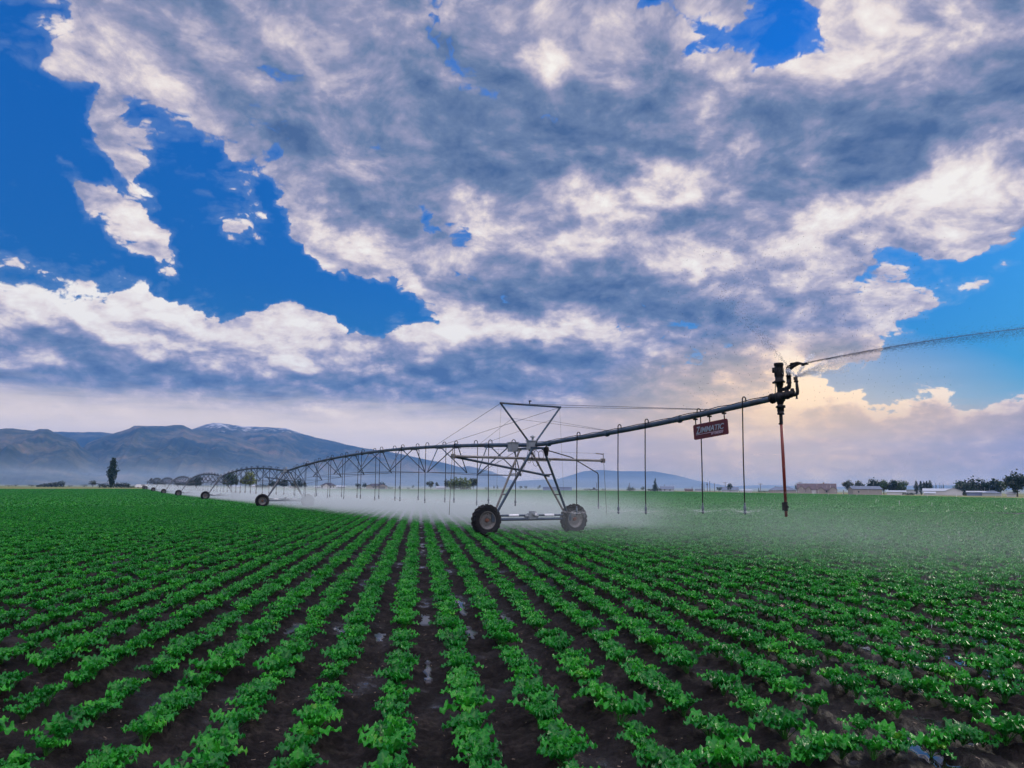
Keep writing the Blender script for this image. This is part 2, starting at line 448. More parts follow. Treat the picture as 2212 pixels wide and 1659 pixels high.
# ------------------------------------------------------------------ terrain
ROW_AZ = math.atan((909 - 1106) / F_PX)                  # crop rows run this way
RD = np.array([math.sin(ROW_AZ), math.cos(ROW_AZ)]); RN = np.array([math.cos(ROW_AZ), -math.sin(ROW_AZ)])
ROW_S = 0.56
_g = gp(842, 1640); ROW_OFF = (_g.x * RN[0] + _g.y * RN[1])
EDGE_A = [-3.2, -1.0, -.7, -.45, -.2, 0, .2, .4, .55, .7, 1.0, 3.2]
EDGE_R = [250, 250, 250, 300, 480, 560, 520, 370, 262, 235, 230, 250]
def edge_r(az): return np.interp(az, EDGE_A, EDGE_R)
def terr(x, y):
    x = np.asarray(x, float); y = np.asarray(y, float)
    r = np.hypot(x, y); az = np.arctan2(x, y)
    z = .85 * ss(170, 320, r) * (1 - .7 * ss(.1, .5, az))
    z = z + (16 + 22 * ss(.05, -.35, az)) * ss(900, 5000, r) ** 1.5
    return z
def furrow(x, y):
    t = (x * RN[0] + y * RN[1] - ROW_OFF) / ROW_S
    return .028 * np.cos(2 * np.pi * t)
def wetness(x, y):
    return fbm(x * .35 + 9, y * .35 + 4, 3, 5)

PUDDLES = [(915,1332,.7,.10),(912,1440,.55,.06),(1000,1305,1.0,.08),(1012,1360,.5,.07),(850,1368,.35,.10),(1120,1330,.6,.10),(1240,1310,.9,.09),(640,1350,.5,.12),
 (1860,1352,1.1,.14),(1960,1405,.9,.16),(2060,1420,.8,.16),(2120,1370,.9,.16),(1960,1470,.7,.16),(2150,1520,.8,.2),(2170,1440,.8,.2),(2080,1560,.45,.2),(2180,1580,.5,.2),(1700,1300,1.0,.12),(1560,1270,.9,.1),(1775,1330,.6,.1),(1930,1600,.35,.16),(2060,1650,.3,.2),(2000,1390,.6,.14),(2190,1330,1.2,.2)]
def make_ground():
    a_d = np.linspace(R(-47), R(47), 900)
    a_c = np.linspace(R(47), R(313), 60)[1:-1]
    ang = np.concatenate([a_d, a_c])
    rr = np.concatenate([[0.02], np.geomspace(1.0, 60, 560), np.geomspace(60, 600, 110)[1:], np.geomspace(600, 15000, 70)[1:]])
    A, Rr = np.meshgrid(ang, rr)
    x = Rr * np.sin(A); y = Rr * np.cos(A)
    z = terr(x, y)
    infield = (1 - ss(0, 3, Rr - edge_r(np.arctan2(x, y))))
    near = (1 - ss(45, 75, Rr)) * infield
    clod = (fbm(x * 9, y * 9, 4, 21) - .5) * .075 + (fbm(x * 26, y * 26, 2, 31) - .5) * .028
    z = z + near * (furrow(x, y) + clod - .012)
    z = np.where(near > 0, z - .02 * near, z)
    pud = np.zeros_like(z)
    for px, py, ra, rb in PUDDLES:                       # standing water in the furrows
        c = gp(px, py)
        k = np.round(((c.x * RN[0] + c.y * RN[1]) - ROW_OFF) / ROW_S - .5) + .5
        dx = x - c.x; dy = y - c.y
        al = (dx * RD[0] + dy * RD[1]) / ra; ac = ((x * RN[0] + y * RN[1]) - ROW_OFF - k * ROW_S) / rb
        pud = np.maximum(pud, 1.1 - np.hypot(al, ac) + (fbm(x * 7 + px, y * 7, 3, 61) - .5) * 1.1)
    pm = ss(.25, .55, pud)
    lvl = terr(x, y) - .040
    wet_ = (pm > .5) & (z < lvl)
    z = np.where(wet_, lvl, z)
    n, m = A.shape
    idx = np.arange(n * m).reshape(n, m)
    q = np.stack([idx[:-1, :], idx[1:, :], np.roll(idx, -1, 1)[1:, :], np.roll(idx, -1, 1)[:-1, :]], -1).reshape(-1, 4)
    me = np_mesh('ground', np.stack([x, y, z], -1).reshape(-1, 3), q[:, ::-1], None, True)
    attr(me, 'field', infield.ravel().astype(np.float32)); attr(me, 'water', wet_.ravel().astype(np.float32))
    return me

def ground_mat():
    m = bpy.data.materials.new('ground_soil'); m.use_nodes = True
    t = NT(m.node_tree)
    p = t.n('ShaderNodeBsdfPrincipled'); o = t.n('ShaderNodeOutputMaterial'); t.put(o.inputs[0], p.outputs[0])
    geo = t.n('ShaderNodeNewGeometry'); pos = geo.outputs['Position']
    fa = t.n('ShaderNodeAttribute', attribute_name='field')
    n1 = t.noise(pos, 1.1, 6, .65); n2 = t.noise(pos, 14, 5, .7); n3 = t.noise(pos, 60, 3, .6)
    soil = t.ramp(t.math('ADD', t.math('MULTIPLY', n1, .45), t.math('MULTIPLY', n2, .55)), [(.36, (.0028, .0022, .0021)), (.5, (.0098, .0082, .0078)), (.64, (.031, .0255, .0235))])
    # wet patches: darker, smoother; standing water in the lowest spots
    sp = t.n('ShaderNodeSeparateXYZ'); t.put(sp.inputs[0], pos)
    wet = t.noise(pos, .55, 4, .6)
    wetm = t.smooth(t.math('ADD', wet, t.math('MULTIPLY', t.smooth(sp.outputs[0], -2, 6), .10)), .50, .66)
    low = t.smooth(t.math('MULTIPLY_ADD', n2, .035, sp.outputs[2]), -.032, -.055)
    wa = t.n('ShaderNodeAttribute', attribute_name='water')
    pud = t.math('MAXIMUM', t.math('MULTIPLY', t.smooth(wet, .55, .62), low), t.smooth(wa.outputs['Fac'], .3, .8))
    soil = t.mix(t.math('MULTIPLY', wetm, .5), soil, (.008, .0075, .008))
    # meadow and stubble beyond the crop
    pm = t.noise(pos, .012, 5, .6); pm2 = t.noise(pos, .25, 4, .6)
    mead = t.mix(t.smooth(pm, .42, .6), (.13, .15, .052), (.20, .18, .085))
    mead = t.mix(t.math('MULTIPLY', pm2, .5), mead, (.085, .115, .035))
    ff = fa.outputs['Fac']
    c = t.mix(ff, mead, soil)
    t.put(p.inputs['Base Color'], c)
    rough = t.math('SUBTRACT', .88, t.math('MULTIPLY', wetm, .36))
    rough = t.math('SUBTRACT', rough, t.math('MULTIPLY', pud, .6), clamp=True)
    rough = t.math('MAXIMUM', rough, t.math('SUBTRACT', .9, ff))
    rough = t.math('MAXIMUM', rough, .04)
    t.put(p.inputs['Roughness'], rough)
    t.put(p.inputs['Specular IOR Level'], t.lin(pud, 0, 1, .10, .6))
    bn = t.n('ShaderNodeBump'); bn.inputs['Distance'].default_value = .03
    t.put(bn.inputs['Strength'], t.math('MULTIPLY', t.math('SUBTRACT', 1.0, pud), .8))
    t.put(bn.inputs['Height'], t.math('ADD', n2, t.math('MULTIPLY', n3, .5)))
    t.put(p.inputs['Normal'], bn.outputs[0])
    return m
gm = make_ground(); gm.materials.append(ground_mat())
ground = link(bpy.data.objects.new('ground', gm)); tag(ground, kind='structure')

# ------------------------------------------------------------------ mountains
def crest_pts(pts):
    return [(math.atan2(pdir(x, hor(x)).x, pdir(x, hor(x)).y), math.atan(pdir(x, y).z / math.hypot(pdir(x, y).x, pdir(x, y).y))) for x, y in pts]
def mountain_mat(name, snow=False):
    m = bpy.data.materials.new(name); m.use_nodes = True
    t = NT(m.node_tree)
    p = t.n('ShaderNodeBsdfPrincipled'); o = t.n('ShaderNodeOutputMaterial'); t.put(o.inputs[0], p.outputs[0])
    geo = t.n('ShaderNodeNewGeometry'); pos = geo.outputs['Position']
    n1 = t.noise(pos, .0016, 6, .6); n2 = t.noise(pos, .009, 5, .65)
    c = t.ramp(t.math('ADD', t.math('MULTIPLY', n1, .6), t.math('MULTIPLY', n2, .4)), [(.38, (.008, .024, .034)), (.49, (.026, .042, .040)), (.55, (.075, .080, .060)), (.66, (.19, .135, .10))])  # forest and bare ground tones, with cloud shade, sunlit patches, air blue painted in
    if snow:
        sp = t.n('ShaderNodeSeparateXYZ'); t.put(sp.inputs[0], pos)
        s = t.math('ADD', t.math('MULTIPLY', sp.outputs[2], 1.0), t.math('MULTIPLY', t.math('SUBTRACT', t.noise(pos, .014, 6, .75), .5), 560))
        c = t.mix(t.smooth(s, 372, 420), c, (.42, .42, .44))
    t.put(p.inputs['Base Color'], c); p.inputs['Roughness'].default_value = .95
    p.inputs['Specular IOR Level'].default_value = .1
    return m
MT = mountain_mat('mountain_slopes'); MTS = mountain_mat('snowy_mountain_slopes', True)
def mountain(name, pts, D, depth, mt, seed, rough=.35, ridge_w=.006, nx=300, nd=90, back=.5):
    cp = crest_pts(pts)
    a = np.linspace(cp[0][0], cp[-1][0], nx)
    e = np.interp(a, [c[0] for c in cp], [c[1] for c in cp])
    hz = CAM_H + D * np.tan(e)
    hz = hz + (fbm(a * 260, a * 0, 3, seed) - .5) * .012 * hz
    u = np.concatenate([np.linspace(0, 1, nd), 1 + np.linspace(0, back, nd // 3)[1:]])
    A, Ug = np.meshgrid(a, u)
    d = D - depth * (1 - Ug)
    # spurs run down from the crest and wander sideways
    sp = fbm(A * 17 + (1 - Ug) * 1.3 + seed, Ug * 1.3 + A * 5, 4, seed + 3, True)
    sp2 = fbm(A * 50 + (1 - Ug) * 2 + 7, Ug * 4, 3, seed + 9, True)
    prof = np.where(Ug <= 1, np.clip(Ug, 0, 1) ** 1.35, 1 - (Ug - 1) * .7)
    carve = np.sin(np.clip(Ug, 0, 1) * math.pi) ** .8
    h = hz[None, :] * (prof + carve * (rough * (sp - .62) + rough * .35 * (sp2 - .6)) * (.35 + .65 * prof))
    x = np.sin(A) * d; y = np.cos(A) * d
    z = np.where(Ug < .02, terr(x, y) - 20, h)
    z = np.maximum(z, np.where(Ug < .3, -30, z))
    n, m = A.shape; idx = np.arange(n * m).reshape(n, m)
    q = np.stack([idx[:-1, :-1], idx[:-1, 1:], idx[1:, 1:], idx[1:, :-1]], -1).reshape(-1, 4)
    me = np_mesh(name, np.stack([x, y, z], -1).reshape(-1, 3), q, mt, True)
    o = link(bpy.data.objects.new(name, me)); tag(o, kind='structure')
    return o
mountain('mountain', [(-260,960),(-120,935),(0,925),(16,925),(58,930),(66,929),(74,926),(92,926),(105,932.5),(129,942),(155,950),(168,965),(184,974),(210,990),(242,1003),(274,1016),(330,1036),(380,1056)], 3600, 1700, MT, 3, .55)
mountain('mountain', [(60,945),(105,932),(168,933),(210,933),(235,936),(300,950),(360,965)], 5600, 1200, MT, 8, .2)
mountain('mountain', [(130,1050),(160,990),(180,957),(226,939),(252,931),(271,924.5),(280,919),(306,919.6),(348,920),(377,917),(387,918),(403,926),(451,933),(503,941),(548,961),(612,987),(690,1012),(790,1035),(900,1057)], 4300, 2100, MT, 14, .62)
mountain('mountain', [(330,960),(390,932),(409,926),(432,918),(451,913),(471,914),(516,920.6),(564,922),(612,925),(645,936),(677,944.7),(713,952),(747,960.5),(786,968.5),(826,973.5),(866,981),(906,990),(960,1000),(1003,1012),(1060,1028),(1130,1042),(1230,1054)], 5200, 2300, MTS, 23, .45)
mountain('mountain', [(900,1020),(960,1003),(990,1010),(1012,1006.5),(1029,1010),(1061,1018),(1087,1029),(1100,1037),(1160,1050),(1190,1058)], 6000, 1200, MT, 31, .2)
mountain('hill', [(1100,1056),(1160,1046),(1207,1034.5),(1239,1024.8),(1260,1018),(1297,1015),(1344,1018),(1413,1018),(1458,1026),(1505,1037.7),(1563,1048),(1640,1058)], 6600, 1500, MT, 41, .2)
mountain('hill', [(1060,1046),(1130,1038),(1206,1035),(1303,1040),(1358,1043),(1400,1048),(1440,1056)], 4600, 1100, MT, 47, .2)
mountain('hill', [(1480,1060),(1585,1050),(1628,1048),(1672,1047.7),(1715,1049.4),(1802,1052),(1900,1051),(1964,1049),(2028,1048),(2173,1048),(2300,1049),(2450,1056)], 6900, 1300, MT, 53, .15)

# ------------------------------------------------------------------ beet crop
def beet_mat():
    m = bpy.data.materials.new('beet_leaf'); m.use_nodes = True
    t = NT(m.node_tree)
    p = t.n('ShaderNodeBsdfPrincipled'); o = t.n('ShaderNodeOutputMaterial')
    geo = t.n('ShaderNodeNewGeometry'); pos = geo.outputs['Position']
    oi = t.n('ShaderNodeObjectInfo')
    rib = t.n('ShaderNodeAttribute', attribute_name='rib'); hue = t.n('ShaderNodeAttribute', attribute_name='hue')
    f = t.math('ADD', t.math('MULTIPLY', hue.outputs['Fac'], .55), t.math('MULTIPLY', oi.outputs['Random'], .25))
    f = t.math('ADD', f, t.math('MULTIPLY', t.noise(pos, 35, 3, .6), .30))
    c = t.ramp(f, [(.12, (.003, .046, .011)), (.5, (.006, .150, .019)), (.85, (.036, .32, .018)), (1.0, (.13, .22, .02))])
    c = t.mix(t.math('MULTIPLY', rib.outputs['Fac'], .55), c, (.08, .24, .05))
    t.put(p.inputs['Base Color'], c)
    p.inputs['Roughness'].default_value = .30
    p.inputs['Specular IOR Level'].default_value = .24
    bn = t.n('ShaderNodeBump'); bn.inputs['Strength'].default_value = .7; bn.inputs['Distance'].default_value = .01
    t.put(bn.inputs['Height'], t.noise(pos, 75, 3, .6)); t.put(p.inputs['Normal'], bn.outputs[0])
    tr = t.n('ShaderNodeBsdfTranslucent'); t.put(tr.inputs[0], t.mix(.35, c, (.03, .36, .015)))
    mx = t.n('ShaderNodeMixShader'); mx.inputs[0].default_value = .28
    t.put(mx.inputs[1], p.outputs[0]); t.put(mx.inputs[2], tr.outputs[0]); t.put(o.inputs[0], mx.outputs[0])
    return m
BEET = beet_mat()

def beet_arrays(rs, nleaf, na=5, nl=8, scale=1.0, petiole=True, old_leaf=False):
    V = []; Q = []; RB = []; HU = []; nv = 0
    for k in range(nleaf):
        age = k / max(1, nleaf - 1)                       # 0 outer leaf, 1 heart leaf
        az = k * 2.39996 + rs.uniform(-.35, .35)
        e0 = R(57 + 26 * age + rs.uniform(-10, 10))       # petiole rise
        lp = (.115 - .045 * age) * rs.uniform(.8, 1.2)
        bl = (.136 - .05 * age) * rs.uniform(.8, 1.2)
        bw = bl * rs.uniform(.33, .43)
        bend = rs.uniform(.5, 1.3) * (1 - .5 * age)
        twist = rs.uniform(-.5, .5); roll = rs.uniform(-.35, .35)
        if old_leaf and k == 0: e0 = R(12); bend = .4
        hue = min(1, max(0, rs.normal(.44, .26) + .18 * age))
        if old_leaf and k == 0: hue = 1.25
        ca, sa = math.cos(az), math.sin(az)
        # spine
        npet = 3; pts = [(0.008, 0.0)]; ang = e0
        for i in range(npet):
            pts.append((pts[-1][0] + math.cos(ang) * lp / npet, pts[-1][1] + math.sin(ang) * lp / npet)); ang -= bend * .12
        sp = [pts[-1]]; angs = [ang]
        for i in range(nl):
            t = (i + 1) / nl
            ang2 = ang - bend * t * .9
            sp.append((sp[-1][0] + math.cos(ang2) * bl / nl, sp[-1][1] + math.sin(ang2) * bl / nl)); angs.append(ang2)
        ph1, ph2 = rs.uniform(0, 6.28, 2); fr = rs.uniform(2.2, 3.6); am = rs.uniform(.26, .56) * bw
        vs = []
        for i in range(nl + 1):
            t = i / nl
            wdt = bw * (math.sin(math.pi * min(1, (t * .93 + .07)) ** .72) ** .75) if t < 1 else bw * .08
            if i == 0: wdt = bw * .30
            r_, z_ = sp[i]; a2 = angs[i]
            nx, nz = -math.sin(a2), math.cos(a2)
            for j in range(na):
                u = -1 + 2 * j / (na - 1)
                ruf = am * (u * u) * math.sin(fr * 6.28 * t + (ph1 if u > 0 else ph2)) + am * .35 * math.sin(9 * t + 5 * u + ph1)
                lift = .22 * abs(u) * wdt + ruf + rs.uniform(-1, 1) * .03 * bw
                side = u * wdt * (1 + .12 * math.sin(fr * 9 * t + ph2))
                rr = r_ + nx * lift; zz = z_ + nz * lift + side * (roll + twist * t) * .5
                vs.append((rr * ca - side * sa, rr * sa + side * ca, max(zz, .004)))
                RB.append(1.0 if (j == na // 2 and t < .9) else 0.0); HU.append(hue)
        V += vs
        for i in range(nl):
            for j in range(na - 1):
                a = nv + i * na + j
                Q.append((a, a + 1, a + na + 1, a + na))
        nv += len(vs)
        if petiole:
            w2 = .0045
            for i, (r_, z_) in enumerate(pts):
                for s_, dz in ((-w2, 0), (w2, 0), (0, -w2 * 1.4)):
                    V.append((r_ * ca - s_ * sa, r_ * sa + s_ * ca, z_ + dz)); RB.append(.9); HU.append(hue)
            for i in range(npet):
                for j in range(3):
                    a = nv + i * 3 + j; b = nv + i * 3 + (j + 1) % 3
                    Q.append((a, b, b + 3, a + 3))
            nv += 3 * (npet + 1)
    return np.array(V) * scale, np.array(Q), np.array(RB), np.array(HU)
def beet_mesh(name, arr):
    me = np_mesh(name, arr[0], arr[1], BEET, True)
    attr(me, 'rib', arr[2].astype(np.float32)); attr(me, 'hue', arr[3].astype(np.float32))
    return me
rs = np.random.RandomState(11)
BEETS = [beet_mesh('beet_plant', beet_arrays(rs, int(rs.randint(13, 18)), 7, 11, scale=rs.uniform(.95, 1.1))) for _ in range(12)]
BEET_OLD = beet_mesh('beet_plant', beet_arrays(rs, 13, old_leaf=True))

def in_view(x, y, pad=0.10):
    d = Vector((x, y, .1 - CAM_H)); f = d.dot(Fv)
    if f <= .3: return False
    u = d.dot(Rv) / f * F_PX; v = d.dot(Uv) / f * F_PX
    return abs(u) < CX * (1 + pad) and abs(v) < CY * (1 + pad)

# plants stand along straight rows, with the odd missing one
near_pts = []
N_MAX = 70.0
for ri in range(-110, 130):
    t0 = ROW_OFF + ri * ROW_S
    s = .5 + rs.uniform(0, .2)
    gap_p = .05
    while s < N_MAX:
        x = RD[0] * s + RN[0] * (t0 + rs.normal(0, .02)); y = RD[1] * s + RN[1] * (t0 + rs.normal(0, .02))
        vg = float(vnoise(x * .5, y * .5, 77)); s += rs.uniform(.165, .265) if rs.rand() > (.06 + .14 * (vg < .4)) * (1.5 if math.hypot(x, y) < 6 else 1) else rs.uniform(.36, .62)
        r = math.hypot(x, y); az = math.atan2(x, y)
        if y < .8 or abs(az) > R(44) or r > N_MAX: continue
        near_pts.append((r, x, y))
HA, HB = gp(1490, 1668), gp(2290, 1588)                # headland row across the ends of the right hand rows
hd = (HB - HA).normalized(); hn = Vector((-hd.y, hd.x, 0))
def headland(x, y): return (Vector((x, y, 0)) - HA).dot(hn), (Vector((x, y, 0)) - HA).dot(hd)
near_pts = [p for p in near_pts if not (headland(p[1], p[2])[1] > -.1 and headland(p[1], p[2])[0] < .30)]
k_ = 0.0
while k_ < (HB - HA).length + 1.0:
    p_ = HA + hd * k_ + hn * rs.normal(0, .03); near_pts.append((p_.length * .5, p_.x, p_.y)); k_ += rs.uniform(.15, .24)
near_pts.sort()
pts_xyz = []; rows_sel = []
def pz(x, y): return float(terr(x, y) + furrow(x, y) * .6 - .022)
n_ind = 0; rest = []; front = {}
for r, x, y in near_pts:
    vis = in_view(x, y, .06)
    if vis and n_ind < 300:
        o = bpy.data.objects.new('beet_plant', BEETS[rs.randint(len(BEETS))])
        o.location = (x, y, pz(x, y)); o.rotation_euler = (rs.normal(0, .07), rs.normal(0, .07), rs.uniform(0, 6.28))
        sc = rs.uniform(.66, 1.10); o.scale = (sc, sc, sc * rs.uniform(.9, 1.1))
        link(o); n_ind += 1
        tag(o, 'ruffled bright green beet plant in a row of the nearest crop, in dark moist soil', 'beet plant', 'beet plants in the nearest rows')
        ri = round(((x * RN[0] + y * RN[1]) - ROW_OFF) / ROW_S)
        if ri not in front: front[ri] = o
    else:
        rest.append((x, y, pz(x, y), rs.uniform(0, 6.28), rs.uniform(.74, 1.05)))
if 0 in front:
    front[0].data = BEET_OLD
    front[0]['label'] = 'green beet plant with one yellowing lower leaf, at the near end of its row'

# far crop: patches of four rows
def patch_arrays(seed):
    r2 = np.random.RandomState(seed); V = []; Q = []; RB = []; HU = []; nv = 0
    for row in range(4):
        s = 0
        while s < 3.0:
            a = beet_arrays(r2, 6, 3, 3, r2.uniform(.95, 1.25), False)
            th = r2.uniform(0, 6.28); c, s_ = math.cos(th), math.sin(th)
            v = a[0] @ np.array([[c, s_, 0], [-s_, c, 0], [0, 0, 1]])
            v = v + np.array([(row - 1.5) * ROW_S + r2.normal(0, .025), s - 1.5, 0])
            V.append(v); Q.append(a[1] + nv); RB.append(a[2] * .5); HU.append(a[3]); nv += len(v)
            s += r2.uniform(.16, .26)
    return np.concatenate(V), np.concatenate(Q), np.concatenate(RB), np.concatenate(HU)
PATCH = [beet_mesh('beet_patch', patch_arrays(100 + k)) for k in range(5)]
far = []
for i in range(-110, 130):
    for j in range(20, 210):
        tt = ROW_OFF + (i * 4 + 1.5) * ROW_S; s = j * 3.0
        x = RD[0] * s + RN[0] * tt; y = RD[1] * s + RN[1] * tt
        r = math.hypot(x, y); az = math.atan2(x, y)
        if r < N_MAX - .5 or abs(az) > R(42) or r > float(edge_r(az)) - 1: continue
        far.append((x, y, float(terr(x, y)) - .03, ROW_AZ * -1 + (math.pi if rs.rand() > .5 else 0), rs.uniform(.94, 1.06)))

def scatter(name, pts, meshes, seed):
    src = bpy.data.collections.new(name + '_source')
    for me in meshes: src.objects.link(bpy.data.objects.new(name + '_source', me))
    P = np.array(pts)
    me = bpy.data.meshes.new(name); me.vertices.add(len(P)); me.vertices.foreach_set('co', P[:, :3].astype(np.float32).ravel())
    rot = np.zeros((len(P), 3), np.float32); rot[:, 2] = P[:, 3]
    a = me.attributes.new('turn', 'FLOAT_VECTOR', 'POINT'); a.data.foreach_set('vector', rot.ravel())
    attr(me, 'size', P[:, 4].astype(np.float32))
    attr(me, 'pick', np.random.RandomState(seed).randint(0, len(meshes), len(P)).astype(np.int32), 'INT')
    me.update()
    o = link(bpy.data.objects.new(name, me))
    ng = bpy.data.node_groups.new(name, 'GeometryNodeTree')
    ng.interface.new_socket('Geometry', in_out='INPUT', socket_type='NodeSocketGeometry')
    ng.interface.new_socket('Geometry', in_out='OUTPUT', socket_type='NodeSocketGeometry')
    gi = ng.nodes.new('NodeGroupInput'); go = ng.nodes.new('NodeGroupOutput')
    ip = ng.nodes.new('GeometryNodeInstanceOnPoints'); ci = ng.nodes.new('GeometryNodeCollectionInfo')
    ci.inputs['Collection'].default_value = src
    ci.inputs['Separate Children'].default_value = True; ci.inputs['Reset Children'].default_value = True
    def na(nm, dt):
        n = ng.nodes.new('GeometryNodeInputNamedAttribute'); n.data_type = dt; n.inputs['Name'].default_value = nm
        return next(s for s in n.outputs if s.enabled and s.name == 'Attribute')
    L = ng.links.new
    L(gi.outputs[0], ip.inputs['Points']); L(ci.outputs[0], ip.inputs['Instance'])
    ip.inputs['Pick Instance'].default_value = True
    L(na('pick', 'INT'), ip.inputs['Instance Index'])
    L(na('turn', 'FLOAT_VECTOR'), ip.inputs['Rotation']); L(na('size', 'FLOAT'), ip.inputs['Scale'])
    L(ip.outputs[0], go.inputs[0])
    md = o.modifiers.new('scatter', 'NODES'); md.node_group = ng
    tag(o, kind='stuff')
    return o
scatter('beet_crop', rest, BEETS, 1)
scatter('distant_beet_crop', far, PATCH, 2)

# straw bits lying on the soil
def litter():
    rs2 = np.random.RandomState(4); V = []; Q = []
    for k in range(1500):
        az = rs2.uniform(R(-40), R(40)); r = 2.0 + 9 * rs2.rand() ** 1.6
        x, y = r * math.sin(az), r * math.cos(az)
        z = float(terr(x, y) + furrow(x, y)) + rs2.uniform(-.022, .012)
        L = rs2.uniform(.008, .028) * (1 if rs2.rand() > .1 else 2.0); wd = rs2.uniform(.0012, .0026); th = rs2.uniform(0, 3.14); c, s = math.cos(th), math.sin(th); tl = rs2.uniform(-.3, .3)
        b = len(V)
        for u, v, h in ((-1, -1, 0), (1, -1, 0), (1, 1, 0), (-1, 1, 0), (-1, 0, 1), (1, 0, 1)):
            V.append((x + u * L / 2 * c - v * wd * s, y + u * L / 2 * s + v * wd * c, z + h * wd + u * tl * L / 2))
        Q += [(b, b + 1, b + 5, b + 4), (b + 3, b + 4, b + 5, b + 2)]
    return np_mesh('straw_litter', np.array(V), np.array(Q), mat('dry_straw', (.22, .165, .115), .85, 0, .5, 9))
tag(link(bpy.data.objects.new('straw_litter', litter())), kind='stuff')

# ------------------------------------------------------------------ centre-pivot irrigation machine
TW = [(0.79, 29.5), (-19.97, 66.9), (-39.95, 103.95), (-60.35, 141.95), (-80.15, 178.95), (-100.15, 215.95), (-120.25, 252.95), (-138.95, 289.9)]
END = (6.76, 18.7)
def tz(i): return float(terr(*TW[i])) + (3.47 if i == 0 else 3.2)

def tyre_mesh():
    m = MB()
    prof = [(.33, -.10), (.36, -.135), (.46, -.155), (.535, -.145), (.565, -.10), (.57, 0), (.565, .10), (.535, .145), (.46, .155), (.36, .135), (.33, .10)]
    m.lathe(prof, axis='Y', n=40)
    m.lathe([(.33, -.10), (.33, .10)], axis='Y', n=40)
    for k in range(19):
        for sd in (-1, 1):
            a = 2 * math.pi * (k + (.5 if sd > 0 else 0)) / 19
            pts = []
            for j in range(4):
                u = j / 3; aa = a - u * .17; rr = .578 - .05 * u ** 3
                pts.append((rr * math.cos(aa), sd * (.005 + u * .150), rr * math.sin(aa)))
            vs = []
            for j, p in enumerate(pts):
                aa = a - j / 3 * .17; c, s = math.cos(aa), math.sin(aa)
                for du, dr in ((-.022, -.02), (.022, -.02), (.015, .030), (-.015, .030)):
                    vs.append((p[0] + c * dr - s * du, p[1], p[2] + s * dr + c * du))
            fs = [(i * 4 + q, i * 4 + (q + 1) % 4, i * 4 + 4 + (q + 1) % 4, i * 4 + 4 + q) for i in range(3) for q in range(4)]
            fs += [(3, 2, 1, 0), (12, 13, 14, 15)]
            m.add(vs, fs)
            # lug runs down the shoulder
            aa = a - .185; c, s = math.cos(aa), math.sin(aa)
            rot = Matrix.Rotation(-aa, 3, 'Y')
            m.box((.505 * c, sd * .158, .505 * s), (.10, .018, .035), rot)
    return m.mesh('tyre', RUBBER, False)
def rim_mesh():
    m = MB()
    for sd in (-1, 1):
        m.lathe([(.335, sd * .112), (.345, sd * .125), (.325, sd * .13), (.305, sd * .105), (.285, sd * .055), (.20, sd * .040), (.17, sd * .052), (.105, sd * .055), (.10, sd * .05), (.0, sd * .05)], axis='Y', n=32)
    for k in range(8):
        a = k * math.pi / 4
        m.lathe([(0, -.078), (.013, -.078), (.013, -.05)], (.135 * math.cos(a), 0, .135 * math.sin(a)), 'Y', 6)
    m.box((.0, -.135, .235), (.07, .012, .045))
    return m.mesh('rim', RIM, True)
def hub_mesh():
    m = MB()
    m.lathe([(0, -.115), (.055, -.115), (.07, -.10), (.075, -.05)], axis='Y', n=12)
    m.lathe([(0, .30), (.10, .30), (.13, .26), (.13, .12), (.09, .06)], axis='Y', n=14)
    return m.mesh('hub', RUST, True)
TY, RI, HU_ = tyre_mesh(), rim_mesh(), hub_mesh()
def make_wheel(parent, x):
    wv_ = empty('wheel', (x, 0, .58), 0, parent)
    for me in (TY, RI, HU_): link(bpy.data.objects.new(me.name, me), wv_)
    return wv_

